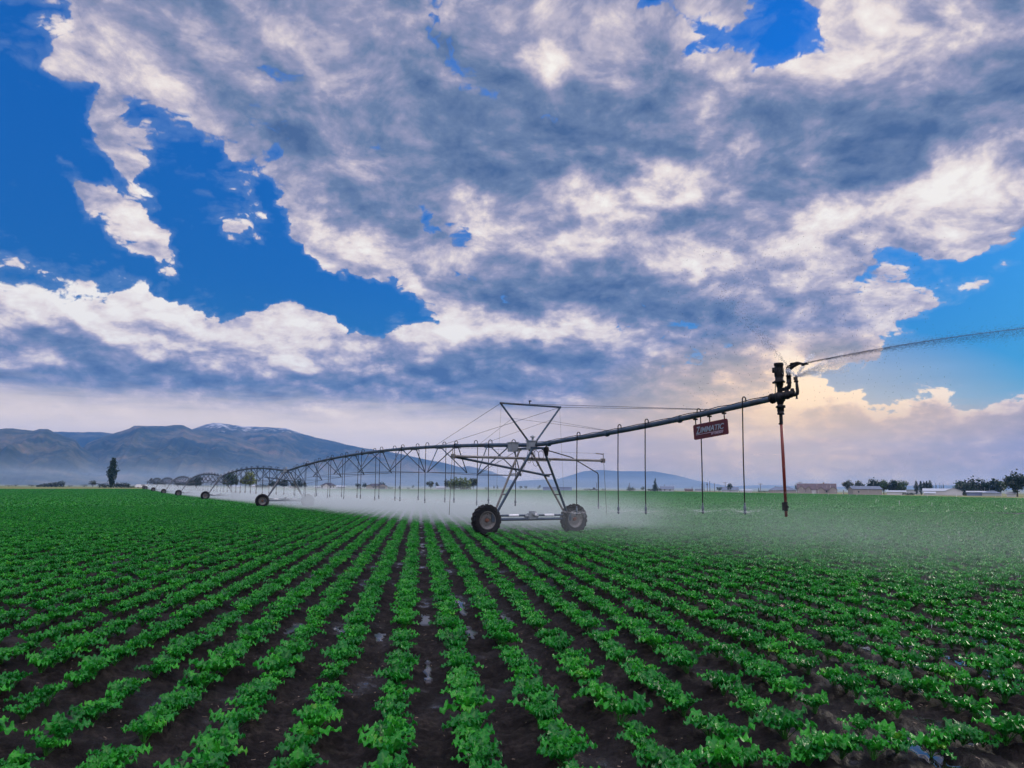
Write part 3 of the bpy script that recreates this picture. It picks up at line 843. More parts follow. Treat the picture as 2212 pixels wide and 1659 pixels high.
HT = 3.2
def leg(parent, sx, sy, H, top=(.25, .50)):
    m = MB()
    foot = Vector((sx * 1.66, sy * .07, .70)); tp = Vector((sx * top[0], sy * top[1], H - .16))
    m.tube([foot, tp], .05 if sy < 0 else .043, 8)
    m.box(foot - Vector((0, 0, .05)), (.16, .10, .12)); m.box(tp, (.12, .10, .10))
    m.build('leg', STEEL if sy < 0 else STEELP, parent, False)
def tower_parts(t, H, full):
    for sx in (-1, 1): make_wheel(t, sx * 1.97)
    m = MB()
    m.tube([(-1.75, 0, .60), (1.75, 0, .60)], .055, 8); m.tube([(-1.70, 0, .745), (1.70, 0, .745)], .040, 8)
    for sx in (-1, 1):
        m.box((sx * 1.70, 0, .67), (.16, .22, .30))
        m.tube([(sx * 1.76, .12, .60), (sx * 1.97, .20, .58)], .05, 8)
    m.build('base_beam', STEEL, t)
    for sx in (-1, 1):
        s = MB(); s.tube([(sx * .58, 0, .745), (sx * 1.02, 0, .745)], .054, 10); s.build('shaft_sleeve', SLEEVE, t)
    g = MB(); g.box((0, -.02, .71), (.30, .20, .22)); g.lathe([(0, -.24), (.075, -.24), (.085, -.22), (.085, 0)], (.05, -.02, .79), 'Y', 14)
    g.box((.02, -.02, .86), (.20, .16, .09)); g.tube([(-.30, 0, .72), (.30, 0, .72)], .062, 8)
    gm_ = g.build('drive_motor', BOXM, t)
    lb = MB(); lb.box((.06, -.262, .80), (.10, .006, .10)); lb.build('label_plate', SLEEVE, gm_)
    for sx in (-1, 1):
        for sy in (-1, 1): leg(t, sx, sy, H)
    b = MB()
    for z, k in ((2.33, .67), (1.55, .40)):
        f = (z - .7) / (H - .86)
        for sx in (-1, 1):
            x = sx * (1.66 + (.25 - 1.66) * f)
            y = .07 + (.50 - .07) * f
            if z > 2 or full: b.tube([(x, -y, z), (x, y, z)], .026, 6)
    b.tube([(-.62, -.42, H - .62), (.62, -.42, H - .62)], .022, 6)
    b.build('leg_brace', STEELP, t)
    d = MB(); d.tube([(-3.3 if full else -1.9, 0, H - .55), (.95, .22, 2.28)], .045, 8); d.build('diagonal_brace', STEEL, t)
    h = MB(); h.box((0, -.50, H - .13), (.62, .09, .07)); h.box((0, .50, H - .13), (.62, .09, .07))
    h.box((-.25, 0, H - .13), (.06, 1.0, .06)); h.box((.25, 0, H - .13), (.06, 1.0, .06))
    h.lathe([(0, -.16), (.15, -.16), (.15, -.13), (.125, -.12), (.125, .12), (.15, .13), (.15, .16), (0, .16)], (0, -.05, H), 'Y', 14)
    h.build('top_frame', STEEL, t)
    c = MB(); c.box((-.16, -.28, H - .03), (.34, .24, .34)); c.box((-.16, -.28, H + .145), (.40, .30, .03))
    c.tube([(-.12, -.28, H + .15), (-.12, -.28, H + .30)], .045, 8)
    c.lathe([(0, .30 + H - .02), (.10, H + .28), (.09, H + .33), (0, H + .37)], (-.12, -.28, 0), 'Z', 12)
    c.build('control_box', BOXM, t)
    if full:
        c2 = MB(); c2.box((-.42, .75, H - .06), (.30, .34, .36)); c2.box((-.42, .75, H + .125), (.36, .40, .025)); c2.build('control_box', BOXM, t)
        sv = MB(); sv.lathe([(0, -.22), (.07, -.22), (.08, -.1), (.10, -.02), (.10, .1), (.05, .14), (0, .14)], (.22, -.75, H - .22), 'Z', 12)
        sv.tube([(.22, -.75, H - .1), (.22, -.75, H)], .03, 8); sv.build('drain_valve', GUN, t)
        lp = MB()
        for k, (x0, dz, sp) in enumerate(((-.28, .5, .10), (.02, .62, .16), (.25, .36, .12), (-.1, .38, .08))):
            lp.tube([(x0 + sp * math.sin(q / 12 * 2 * math.pi), -.30, H - .22 - dz * .5 * (1 - math.cos(q / 12 * 2 * math.pi))) for q in range(13)], .009, 5, False)
        lp.build('control_cable', BLACK, t)
        s = MB(); s.tube([(-3.4, -.05, H - .53), (3.4, -.05, H - .53)], .05, 10)
        for sx in (-1, 1):
            s.box((sx * 3.4, -.05, H - .53), (.12, .16, .17)); s.tube([(sx * 3.4, -.05, H - .53), (sx * 3.52, -.05, H - .53)], .018, 6)
            s.tube([(sx * 3.42, -.05, H - .5), (sx * 3.42, -.05, H - .22)], .016, 6)
        s.tube([(3.40, -.05, H - .26), (3.05, -.05, H - .24)], .022, 6)
        s.build('guide_spar', STEELP, t)
        wr = MB()
        wr.tube([(3.44, -.05, H - .5), (3.56, -.05, .75)], .010, 5); wr.tube([(-3.44, -.05, H - .5), (-3.52, -.05, .8)], .010, 5)
        wr.tube([(-3.42, -.05, H - .22), (3.05, -.05, H - .24)], .004, 4)
        wr.build('feeler_wire', WIRE, t)

def make_tower(i, label):
    if i == 0: d = Vector((END[0] - TW[0][0], END[1] - TW[0][1]))
    else: d = Vector((TW[i - 1][0] - TW[i][0], TW[i - 1][1] - TW[i][1]))
    rz = math.atan2(d.y, d.x) + math.pi / 2          # local -Y points outwards along the machine
    if i == 0: rz = math.atan2(.485, .875)
    t = empty('drive_tower', (TW[i][0], TW[i][1], float(terr(*TW[i]))), rz)
    tag(t, label, 'irrigation tower', 'wheeled towers of the pivot irrigator')
    return t
TL = ['nearest and largest wheeled steel tower, cable mast above its white sleeved axle', 'second wheeled tower, near wheel dark on the crop, far wheel faint in spray',
      'third wheeled tower from the camera, near wheel clear of the white spray', 'fourth wheeled tower from the camera, small wheel at the spray edge',
      'fifth wheeled tower from the camera, far down the pivot line', 'sixth wheeled tower from the camera, tiny beside the white spray',
      'seventh wheeled tower from the camera, tiny wheel near the far field edge', 'farthest tower of the pivot line, last faint arch beside the white trailer']
t0 = make_tower(0, TL[0]); tower_parts(t0, 3.47, True)
t1 = make_tower(1, TL[1]); tower_parts(t1, HT, False)
def copy_tree(o, parent=None):
    c = o.copy(); link(c); c.parent = parent
    for ch in list(o.children): copy_tree(ch, c)
    return c
for i in range(2, 8):
    c = copy_tree(t1); d = Vector((TW[i - 1][0] - TW[i][0], TW[i - 1][1] - TW[i][1]))
    c.location = (TW[i][0], TW[i][1], float(terr(*TW[i]))); c.rotation_euler = (0, 0, math.atan2(d.y, d.x) + math.pi / 2)
    c['label'] = TL[i]

NOZ = []                                              # nozzle points in the world, for the spray
def dropper(parent, x, y0, side, ztop, zbot, fine, pr=.084, hook=.17):
    """gooseneck from the pipe crown, hose, weight and nozzle"""
    h = MB(); r = .0165 if fine else .018
    pts = [(x, y0, ztop + pr - .02), (x, y0 + side * .005, ztop + pr + .05)]
    for k in range(1, 7):
        a = math.pi * k / 6
        pts.append((x, y0 + side * hook * .5 * (1 - math.cos(a)), ztop + pr + .05 + hook * .55 * math.sin(a)))
    sway = rng.uniform(-.03, .03)
    pts += [(x, y0 + side * hook, ztop), (x + sway, y0 + side * (hook + .01), (ztop + zbot) / 2), (x + sway * 1.6, y0 + side * hook, zbot + .16)]
    h.tube(pts, r, 6 if fine else 5, False)
    xb, yb = x + sway * 1.6, y0 + side * hook
    if fine:
        d = h.build('dropper', BLACK, parent, True)
        n = MB(); n.lathe([(0, .24), (.022, .24), (.026, .20), (.018, .17), (.036, .15), (.040, .06), (.026, .03), (.026, 0), (.048, -.012), (.048, -.03), (.018, -.04), (.018, -.07), (0, -.07)], (xb, yb, zbot), 'Z', 10)
        n.build('nozzle', WEIGHT, d, True)
    else:
        h.lathe([(0, .20), (.03, .18), (.042, .1), (.03, 0), (.05, -.02), (0, -.05)], (xb, yb, zbot), 'Z', 6)
        d = h.build('dropper', BLACK, parent, True)
    NOZ.append((parent, (xb, yb, zbot - .03)))

def make_span(i, label):
    A = Vector((TW[i][0], TW[i][1], 0)); B = Vector((TW[i + 1][0], TW[i + 1][1], 0))
    L = (B - A).length; rz = math.atan2(B.y - A.y, B.x - A.x)
    root = empty('pipe_span', A, rz)
    tag(root, label, 'irrigation span', 'arched pipe spans of the pivot irrigator')
    zA, zB = tz(i), tz(i + 1); arch = .62
    gz = lambda x: float(terr(A.x + (B.x - A.x) * x / L, A.y + (B.y - A.y) * x / L))
    zp = lambda x: zA + (zB - zA) * x / L + arch * 4 * (x / L) * (1 - x / L)
    fine = i == 0
    m = MB(); n = 24
    x0 = .25
    m.tube([(x0 + (L - .4) * k / n, 0, zp(x0 + (L - .4) * k / n)) for k in range(n + 1)], .084, 12 if fine else 8)
    nj = 6
    for k in range(1, nj):                             # pipe flanges
        x = L * k / nj
        sl_ = (zp(x + .05) - zp(x - .05)) / .1
        m.tube([(x - .03, 0, zp(x) - .03 * sl_), (x + .03, 0, zp(x) + .03 * sl_)], .125, 12 if fine else 8)
    m.build('pipe', STEEL, root, False)
    NB = 8; xs = [L * (k + .5) / NB for k in range(NB)]
    drop, hw = 1.28, 1.05
    nodes = [(x, zp(x) - drop) for x in xs]
    for x, zr in nodes:
        b = MB(); rr = .026 if fine else .03
        for sd in (-1, 1):
            b.tube([(x, sd * hw, zr), (x - 1.0, sd * .09, zp(x - 1.0) - .06)], rr, 5)
            b.tube([(x, sd * hw, zr), (x + 1.0, sd * .09, zp(x + 1.0) - .06)], rr, 5)
        b.tube([(x, -hw, zr), (x, hw, zr)], .016, 5)
        b.box((x - 1.0, 0, zp(x - 1.0) - .10), (.09, .42, .035)); b.box((x + 1.0, 0, zp(x + 1.0) - .10), (.09, .42, .035))
        b.build('truss_brace', STEEL, root)
    for sd in (-1, 1):
        rd = MB()
        pts = [(.5, sd * .28, zA - .15)] + [(x, sd * hw, zr) for x, zr in nodes] + [(L - .5, sd * .28, zB - .15)]
        rd.tube(pts, .011 if fine else .013, 5, False)
        rd.build('truss_rod', WIRE, root)
    step = 1.76 if i < 3 else 2.64
    x = 1.6; k = 0
    while x < L - 1.0:
        dropper(root, x, 0, 1 if k % 2 else -1, zp(x), gz(x) + 1.13 + .06 * math.sin(k * 2.3), fine)
        x += step; k += 1
    return root
SL = ['nearest arched pipe span on truss rods, running from the big mast tower', 'second arched pipe span from the camera, behind the yellow green trees gap',
      'third arched pipe span from the camera, hung with droppers', 'fourth arched pipe span from the camera, small over white spray',
      'fifth arched pipe span from the camera, small and hazy', 'sixth arched pipe span from the camera, tiny and hazy', 'farthest arched pipe span, a tiny hoop by the white trailer']
SL[1] = 'second arched pipe span from the camera, in front of the round yellow green tree'
SPANS = [make_span(i, SL[i]) for i in range(7)]

# boom beyond the last tower
OA = Vector((TW[0][0], TW[0][1], 0)); OB = Vector((END[0], END[1], 0)); OL = (OB - OA).length
ORZ = math.atan2(OB.y - OA.y, OB.x - OA.x)
boom = empty('overhang_boom', OA, ORZ)
tag(boom, 'rising end pipe reaching right from the mast tower, held by thin cables', 'irrigation boom')
OZ0, OZ1 = 3.47, 4.10
def oz(x): return OZ0 + (OZ1 - OZ0) * x / OL - .10 * math.sin(math.pi * x / OL) - .03 * math.exp(-((x - 1.2) / .7) ** 2)
m = MB(); m.tube([(.1 + (OL - .1) * k / 16, 0, oz(.1 + (OL - .1) * k / 16)) for k in range(17)], .078, 14)
for x in (.25, 1.3, 5.0, 8.6):
    m.tube([(x - .03, 0, oz(x) - .002), (x + .03, 0, oz(x) + .002)], .115, 12)
m.build('pipe', STEEL, boom, True)
# conduit strapped on top of the pipe
cq = MB(); cq.tube([(.3 + (OL - .4) * k / 30, -.03 + .02 * math.sin(k * 1.7), oz(.3 + (OL - .4) * k / 30) + .09 + .012 * math.sin(k * 2.1)) for k in range(31)], .012, 5, False)
cq.build('conduit', BLACK, boom, True)
# the local y axis of the boom; the mast spreads along the axle
mast = MB(); MZ = OZ0 + 1.58; MW = 1.37
for sd in (-1, 1):
    mast.tube([(0.05, sd * .12, OZ0 + .08), (-.05, sd * MW, MZ)], .040, 8)
mast.tube([(-.05, -MW - .03, MZ + .01), (-.05, MW + .03, MZ + .01)], .040, 8)
mo = mast.build('cable_mast', STEEL, boom)
bc = MB(); bc.tube([(-.05, -.06, MZ + .04), (-.05, -.08, MZ + .16)], .022, 8); bc.box((-.05, -.05, MZ + .17), (.05, .10, .045)); bc.build('beacon', GUN, mo)
def cable(a, b, r=.0075, sag=.0):
    c = MB(); a = Vector(a); b = Vector(b)
    c.tube([a.lerp(b, k / 6) - Vector((0, 0, sag * math.sin(math.pi * k / 6))) for k in range(7)], r, 5, False)
    c.build('cable', WIRE, boom)
for sd in (-1, 1):
    cable((-.05, sd * MW, MZ), (9.9, sd * .06, oz(9.9) + .08), .0085)
    cable((-.05, sd * MW * .62, OZ0 + 1.02), (5.1, sd * .06, oz(5.1) + .07), .006)
    cable((-.05, sd * MW, MZ), (-9.6, sd * .08, tz(0) + .38), .0085)
    cable((-.05, sd * MW * .62, OZ0 + 1.02), (-4.4, sd * .08, tz(0) + .27), .006)
    cable((-.05, sd * MW * .98, MZ), (-.05, sd * MW * 1.12, 1.45), .004)
def sx_at(px):                                         # distance along the boom at a picture column
    k = (px - CX) / F_PX; dx, dy = (END[0] - OA.x) / OL, (END[1] - OA.y) / OL
    return (k * OA.y - OA.x) / (dx - k * dy)
for k, (px, zb) in enumerate(((1254, .93), (1343, 1.05), (1402, 1.08), (1508, 1.16), (1615, 1.20))):
    dropper(boom, sx_at(px), 0, -1 if k != 3 else 1, oz(sx_at(px)), zb, True, .078, .13)
# sprinkler carried back behind the wheels on its own arm
bb = MB(); bb.tube([(.3, .1, OZ0 - .1), (-.2, 2.0, OZ0 - .42), (-.7, 3.65, OZ0 - 1.02), (-.72, 3.70, OZ0 - 1.10), (-.72, 3.70, 1.15)], .022, 7, False)
bbo = bb.build('back_arm', BLACK, boom, True)
n_ = MB(); n_.lathe([(0, .22), (.03, .2), (.036, .06), (.026, .0), (.048, -.012), (.018, -.04), (0, -.07)], (-.72, 3.70, 1.0), 'Z', 10); n_.build('nozzle', WEIGHT, bbo, True)
NOZ.append((boom, (-.72, 3.70, .97)))

# red sign under the boom
def text_mesh(txt, size, shear, ext, off, spacing=1.0):
    cu = bpy.data.curves.new('lettering', 'FONT'); cu.body = txt; cu.size = size; cu.shear = shear; cu.extrude = ext; cu.offset = off; cu.space_character = spacing
    ob = bpy.data.objects.new('lettering', cu); col.objects.link(ob)
    dg = bpy.context.evaluated_depsgraph_get(); me = bpy.data.meshes.new_from_object(ob.evaluated_get(dg))
    bpy.data.objects.remove(ob); bpy.data.curves.remove(cu)
    return me
s0, s1 = sx_at(1499), sx_at(1573.5)
sw = s1 - s0; sc_ = (s0 + s1) / 2; shh = .43
slope = math.atan((oz(s1) - oz(s0)) / sw)
dpt = (END[1] - OA.y) / OL
sign = empty('hanging_sign', OA + Vector((math.cos(ORZ) * sc_, math.sin(ORZ) * sc_, oz(sc_) - .26)), 0)
sign.rotation_euler = (Matrix.Rotation(ORZ, 3, 'Z') @ Matrix.Rotation(-slope, 3, 'Y')).to_euler()
tag(sign, 'dark red rounded metal sign with pale slanted lettering under the boom', 'sign')
def rrect(w_, h_, r, n=6):
    o = []
    for cx_, cy_, a0 in ((w_ / 2 - r, -h_ / 2 + r, -90), (w_ / 2 - r, h_ / 2 - r, 0), (-w_ / 2 + r, h_ / 2 - r, 90), (-w_ / 2 + r, -h_ / 2 + r, 180)):
        for k in range(n + 1):
            a = R(a0 + 90 * k / n); o.append((cx_ + r * math.cos(a), cy_ + r * math.sin(a)))
    return o
def plate(w_, h_, r, y0, y1, zc):
    o = rrect(w_, h_, r); n = len(o); p = MB()
    p.add([(x, y0, zc + z) for x, z in o] + [(x, y1, zc + z) for x, z in o], [tuple(range(n)), tuple(range(2 * n - 1, n - 1, -1))] + [(k, n + k, n + (k + 1) % n, (k + 1) % n) for k in range(n)])
    return p
ZC = -shh / 2
sgp = plate(sw, shh, .05, -.012, .012, ZC).build('panel', SIGNR, sign)
rimp = MB()
o_ = rrect(sw - .03, shh - .03, .045)
rimp.tube([(x, -.0135, ZC + z) for x, z in o_ + [o_[0]]], .0035, 4, False); rimp.build('border', mat('worn_border', (.20, .03, .05), .5), sgp)
for k, fx in enumerate((-.42, .0, .42)):
    hk = MB(); zt = .26 - .075
    hk.tube([(fx * sw, 0, -.02), (fx * sw, 0, zt)], .017, 6); hk.box((fx * sw, 0, zt - .03), (.085, .10, .04)); hk.build('hanger', GUN, sign)
EXTR = .004
def letters(txt, size, x, z, shear, off, width=None, name='lettering', mt=SIGNW):
    me = text_mesh(txt, size, shear, EXTR, off)
    co = np.empty(len(me.vertices) * 3, np.float32); me.vertices.foreach_get('co', co); co = co.reshape(-1, 3)
    w0 = co[:, 0].max() - co[:, 0].min()
    k = (width / w0) if width else 1
    new = np.stack([(co[:, 0] - co[:, 0].min()) * k + x, -.018 - co[:, 2], co[:, 1] + z], -1)
    me.vertices.foreach_set('co', new.astype(np.float32).ravel()); me.update()
    me.materials.clear(); me.materials.append(mt)
    o = bpy.data.objects.new(name, me); link(o, sgp)
X0 = -sw / 2
letters('Z', .275, X0 + .085 * sw, ZC - .055, .28, .005, .13 * sw)
letters('IMMATIC', .215, X0 + .205 * sw, ZC - .043, .28, .0035, .70 * sw)
letters('BY LINDSAY', .075, X0 + .53 * sw, ZC - .150, .12, .0016, .345 * sw, 'lettering', mat('faded_lettering', (.34, .26, .34), .5))
ul = MB(); ul.box((X0 + .475 * sw, -.0165, ZC - .083), (.79 * sw, .006, .010)); ul.build('underline', mat('faded_line', (.42, .36, .44), .5), sgp)

# booster pump, end gun and red drain pipe at the boom tip
TIP = Vector((END[0], END[1], OZ1))
pump = empty('booster_pump', TIP, ORZ)
tag(pump, 'black upright motor pump with ribbed housing on the tip of the boom', 'pump')
m = MB(); m.lathe([(0, .86), (.115, .86), (.118, .84), (.118, .80), (.108, .79), (.104, .72), (.104, .50), (.100, .44), (.108, .43), (.108, .38), (.06, .36)], (0, 0, 0), 'Z', 20)
for k in range(14):
    a = 2 * math.pi * k / 14; m.box((.108 * math.cos(a), .108 * math.sin(a), .62), (.018, .006, .20), Matrix.Rotation(a, 3, 'Z'))
m.box((-.125, -.02, .69), (.06, .11, .13))
m.build('motor', GUN, pump, True)
ml = MB(); ml.lathe([(.1065, .50), (.1065, .72)], (0, 0, 0), 'Z', 18); 
m = MB(); m.lathe([(0, .40), (.14, .40), (.14, .36), (.09, .35), (.085, .26), (.065, .24), (.065, .10)], (0, 0, 0), 'Z', 16)
m.box((-.17, 0, .38), (.06, .07, .05)); m.tube([(-.13, 0, .36), (-.15, 0, .10)], .010, 5); m.tube([(.12, 0, .32), (.02, .0, .12)], .009, 5)
m.build('coupling', GUN, pump, True)
m = MB(); m.lathe([(0, .125), (.075, .12), (.125, .06), (.135, -.02), (.12, -.10), (.085, -.14), (.07, -.20), (0, -.20)], (0, 0, 0), 'Z', 18)
m.tube([(-.25, 0, -.02), (-.12, 0, 0), (.36, 0, .03)], [.10, .115, .085], 14)
m.tube([(-.27, 0, -.022), (-.23, 0, -.018)], .135, 12); m.tube([(.20, 0, .02), (.24, 0, .022)], .11, 12)
m.build('pump_casing', GUN, pump, True)
m = MB(); m.lathe([(.07, -.12), (.075, -.22), (.115, -.24), (.115, -.275), (.085, -.28), (.085, -.36), (.075, -.40), (.085, -.41), (.085, -.45), (.04, -.46)], (0, 0, 0), 'Z', 16)
m.box((.11, 0, -.255), (.05, .05, .07)); m.box((-.11, 0, -.255), (.04, .05, .04)); m.build('pipe_reducer', GUN, pump, True)

drain = empty('drain_pipe', (TIP.x, TIP.y, 0), ORZ)
tag(drain, 'long orange red drop pipe hanging from the boom tip with black clamp', 'pipe')
m = MB(); m.tube([(0, 0, OZ1 - .45), (.005, .01, 2.6), (.012, .02, 1.12)], [.038, .040, .036], 12); m.build('pipe', REDP, drain, True)
m = MB(); m.tube([(0, 0, OZ1 - .43), (0, 0, OZ1 - .70)], .044, 12); m.box((-.05, 0, OZ1 - .68), (.04, .03, .04)); m.build('collar', GUN, drain)
m = MB(); m.box((-.012, .018, 1.37), (.10, .09, .20)); m.tube([(.01, .02, 1.26), (.01, .02, 1.48)], .05, 10); m.box((.06, .02, 1.36), (.05, .04, .06)); m.build('clamp', BLACK, drain)

gun = empty('end_gun', TIP, ORZ)
tag(gun, 'black big gun sprinkler with pivoting arm shooting the long jet', 'sprinkler')
GS = 1 / 640.0                                         # metres along the boom per picture step
def G(u, v): return ((u - 830) * GS, 0, (1040 - v) / 723.0)
m = MB()
m.tube([G(860, 912), G(940, 912), G(985, 905), G(1015, 885), G(1025, 850), G(1025, 815)], [.048, .048, .05, .052, .05, .045], 12)
m.tube([G(965, 912), G(965, 1000), G(965, 1060)], [.05, .05, .055], 10); m.tube([G(995, 930), G(998, 985)], .02, 6); m.tube([G(955, 906), G(975, 908)], .065, 10)
m.build('feed_pipe', GUN, gun, True)
m = MB()
m.lathe([(.035, 0), (.065, .0), (.065, .03), (.055, .035), (.055, .17), (.068, .175), (.068, .205), (.05, .21), (.05, .265), (.062, .27), (.06, .295), (.03, .30)], (G(1020, 0)[0], 0, G(0, 820)[2]), 'Z', 14)
for a in (-1, 1): m.tube([(G(1020, 0)[0] + a * .062, .0, G(0, 820)[2] + .0), (G(1020, 0)[0] + a * .062, 0, G(0, 820)[2] + .19)], .010, 5)
m.build('bearing_body', GUN, gun, True)
m = MB()
m.tube([G(1020, 610), G(1020, 585), G(1045, 560), G(1120, 520), G(1230, 490), G(1300, 508)], [.05, .05, .048, .042, .034, .022], 12)
m.tube([G(985, 615), G(978, 560), G(985, 525), G(1020, 522)], .016, 6)
m.build('barrel', GUN, gun, True)
m = MB()
m.tube([G(1030, 505), G(1100, 482), G(1180, 470), G(1240, 480), G(1330, 512)], [.02, .026, .03, .022, .016], 8)
m.box(G(1150, 476), (.24, .07, .05)); m.box(G(1345, 515), (.14, .09, .045)); m.box(G(1305, 525), (.05, .06, .05)); m.tube([G(1020, 515), G(1010, 520)], .03, 8)
m.build('swing_arm', GUN, gun, True)

aux = empty('side_sprinkler', TIP, ORZ)
tag(aux, 'black elbow sprinkler and valve on the outer side of the big gun', 'sprinkler')
m = MB(); m.tube([G(985, 1055), G(1040, 1042), G(1140, 1040), G(1172, 1025), G(1178, 980), G(1172, 880), G(1170, 790)], [.04, .04, .04, .042, .042, .036, .032], 12)
m.tube([G(1157, 1040), G(1157, 1105)], .022, 8); m.box(G(1157, 1112), (.06, .03, .012)); m.build('riser', GUN, aux, True)
m = MB(); m.lathe([(0, .09), (.06, .085), (.075, .03), (.075, -.03), (.06, -.08), (0, -.085)], G(1078, 1015), 'Y', 14)
m.lathe([(0, .12), (.045, .11), (.055, .05), (.04, .0)], (G(1078, 0)[0], 0, G(0, 1000)[2]), 'Z', 12); m.tube([G(1055, 945), G(1095, 955), G(1120, 985)], .02, 6)
m.build('valve', GUN, aux, True)
m = MB(); m.lathe([(.03, -.03), (.055, -.03), (.055, .0), (.042, .02), (.042, .09), (.022, .10), (.022, .13), (.012, .15), (0, .15)], (G(1160, 0)[0], 0, G(0, 795)[2]), 'Z', 12)
m.box(G(1140, 745), (.04, .06, .07)); m.build('nozzle', GUN, aux, True)
JET0 = gun.matrix_basis @ Vector(G(1300, 500)); AUX0 = aux.matrix_basis @ Vector(G(1165, 720))

# ------------------------------------------------------------------ trees, farms and poles beyond the field
L_GREEN = leaf_mat('mid_green_foliage', (.028, .065, .024), (.065, .115, .040))
L_DARK = leaf_mat('dark_green_foliage', (.010, .026, .016), (.022, .050, .024))
L_LIME = leaf_mat('yellow_green_foliage', (.085, .13, .035), (.19, .23, .06))
L_GREY = leaf_mat('dull_grey_green_foliage', (.040, .060, .040), (.075, .095, .060))
def place(px, D):
    d = pdir(px, hor(px)); a = math.atan2(d.x, d.y)
    x, y = D * math.sin(a), D * math.cos(a)
    return Vector((x, y, float(terr(x, y))))
FACE = lambda p: math.atan2(-p.x, p.y)               # turned about z so that local -y looks at the viewer
def foliage(lumps, n, size, seed, tall=1.0):
    """leaf sprays scattered through the volume of several lumps; lumps: (x, y, z, rx, ry, rz)"""
    r2 = np.random.RandomState(seed); V = []; Q = []
    vol = np.array([l[3] * l[4] * l[5] for l in lumps]) ** .75; vol = vol / vol.sum()
    pick = r2.choice(len(lumps), n, p=vol)
    for k in range(n):
        l = lumps[pick[k]]
        d = r2.normal(size=3); d /= np.linalg.norm(d) + 1e-6
        rad = r2.rand() ** .42 * (1 + .18 * r2.normal())
        c = np.array(l[:3]) + d * np.array(l[3:6]) * rad
        s = size * r2.uniform(.5, 1.25)
        nrm = d * .7 + r2.normal(size=3) * .6; nrm /= np.linalg.norm(nrm)
        a = np.cross(nrm, [0.1, .3, 1]); a /= np.linalg.norm(a); b = np.cross(nrm, a)
        th = r2.uniform(0, 6.28); u = (a * math.cos(th) + b * math.sin(th)) * s; v = (b * math.cos(th) - a * math.sin(th)) * s * tall
        i = len(V)
        V += [c - u * .9, c - v * .55 + nrm * s * .2, c + u, c + v * .6 + nrm * s * .25]
        Q.append((i, i + 1, i + 2, i + 3))
    return np.array(V), np.array(Q)
def tree(name, label, px, D, w_px, h_px, kind, mt, seed, group='trees and shrubs beyond the field'):
    p = place(px, D); sc = D / F_PX; W, H = w_px * sc / 2 * 1.06, h_px * sc * 1.14
    r2 = random.Random(seed)
    t = empty(name, p, FACE(p)); tag(t, label, 'shrub' if name in ('shrub', 'hedge') else 'tree', group)
    lumps = []; tr = MB(); th = H * .25
    if kind == 'round':
        lumps = [(0, 0, H * .60, W * .62, W * .6, H * .36)]
        for k in range(9):
            a = r2.uniform(0, 6.28); q = r2.uniform(.35, .72)
            lumps.append((math.cos(a) * W * q, math.sin(a) * W * q, H * r2.uniform(.36, .80), W * r2.uniform(.24, .40), W * r2.uniform(.24, .40), H * r2.uniform(.12, .20)))
        th = H * .6
    elif kind == 'spread':                             # two or three crowns grown together
        for k in range(10):
            u = -0.85 + 1.7 * k / 9
            hh = H * r2.uniform(.62, .98) * (1 - .32 * u * u)
            lumps.append((u * W, r2.uniform(-.3, .3) * W, hh * .60, W * r2.uniform(.20, .30), W * .3, hh * .40))
            lumps.append((u * W, r2.uniform(-.3, .3) * W, hh * .30, W * .24, W * .3, hh * .3))
        th = H * .55
    elif kind == 'poplar':
        for k in range(10):
            z = .10 + .86 * k / 9; rr = W * (.52 + .48 * math.sin(math.pi * min(1, (1 - z) * 1.25) ** .8)) * (1 - .55 * max(0, z - .55) / .45)
            lumps.append((r2.uniform(-.07, .07) * W, r2.uniform(-.07, .07) * W, H * z, rr * r2.uniform(.88, 1.05), rr * .9, H * .085))
        lumps.append((0, 0, H * .95, W * .18, W * .18, H * .05)); th = H * .8
    elif kind == 'conifer':
        for k in range(9):
            z = .12 + .84 * k / 8; rr = W * (1.05 - z) * r2.uniform(.85, 1.15)
            lumps.append((r2.uniform(-.1, .1) * W, 0, H * z, rr, rr, H * .05))
        th = H * .95
    elif kind == 'low':
        for k in range(7):
            u = -.8 + 1.6 * k / 6
            lumps.append((u * W, r2.uniform(-.2, .2) * W, H * .42, W * .26, W * .35, H * r2.uniform(.38, .52) * (1 - .15 * abs(u))))
        th = H * .3
    elif kind == 'slope':
        for k in range(8):
            u = -.9 + 1.75 * k / 7
            lumps.append((u * W, r2.uniform(-.1, .1) * W, H * (.16 + .26 * (k / 7)), W * .20, W * .2, H * (.16 + .34 * k / 7)))
        th = H * .3
    tw = max(.10, W * .055)
    tr.tube([(0, 0, -.1), (W * .02, 0, th * .5), (0, 0, th)], [tw, tw * .75, tw * .3], 7)
    for k in range(6):
        l = lumps[(k * 3) % len(lumps)]
        tr.tube([(0, 0, th * (.35 + .08 * k)), ((l[0]) * .5, l[1] * .5, (th * (.4 + .08 * k) + l[2]) / 2), (l[0], l[1], l[2])], [tw * .45, tw * .3, tw * .12], 5)
    tr.build('trunk', BARK, t)
    area = w_px * h_px
    n = int(min(1500, max(120, area * (2.4 if kind != 'poplar' else 3.6))))
    size = max(.26, math.sqrt(W * H) * (.085 if kind != 'poplar' else .075))
    V, Q = foliage(lumps, n, size, seed, 1.0 if kind != 'poplar' else 1.3)
    link(bpy.data.objects.new('crown', np_mesh('crown', V, Q, mt, False)), t)
    return t
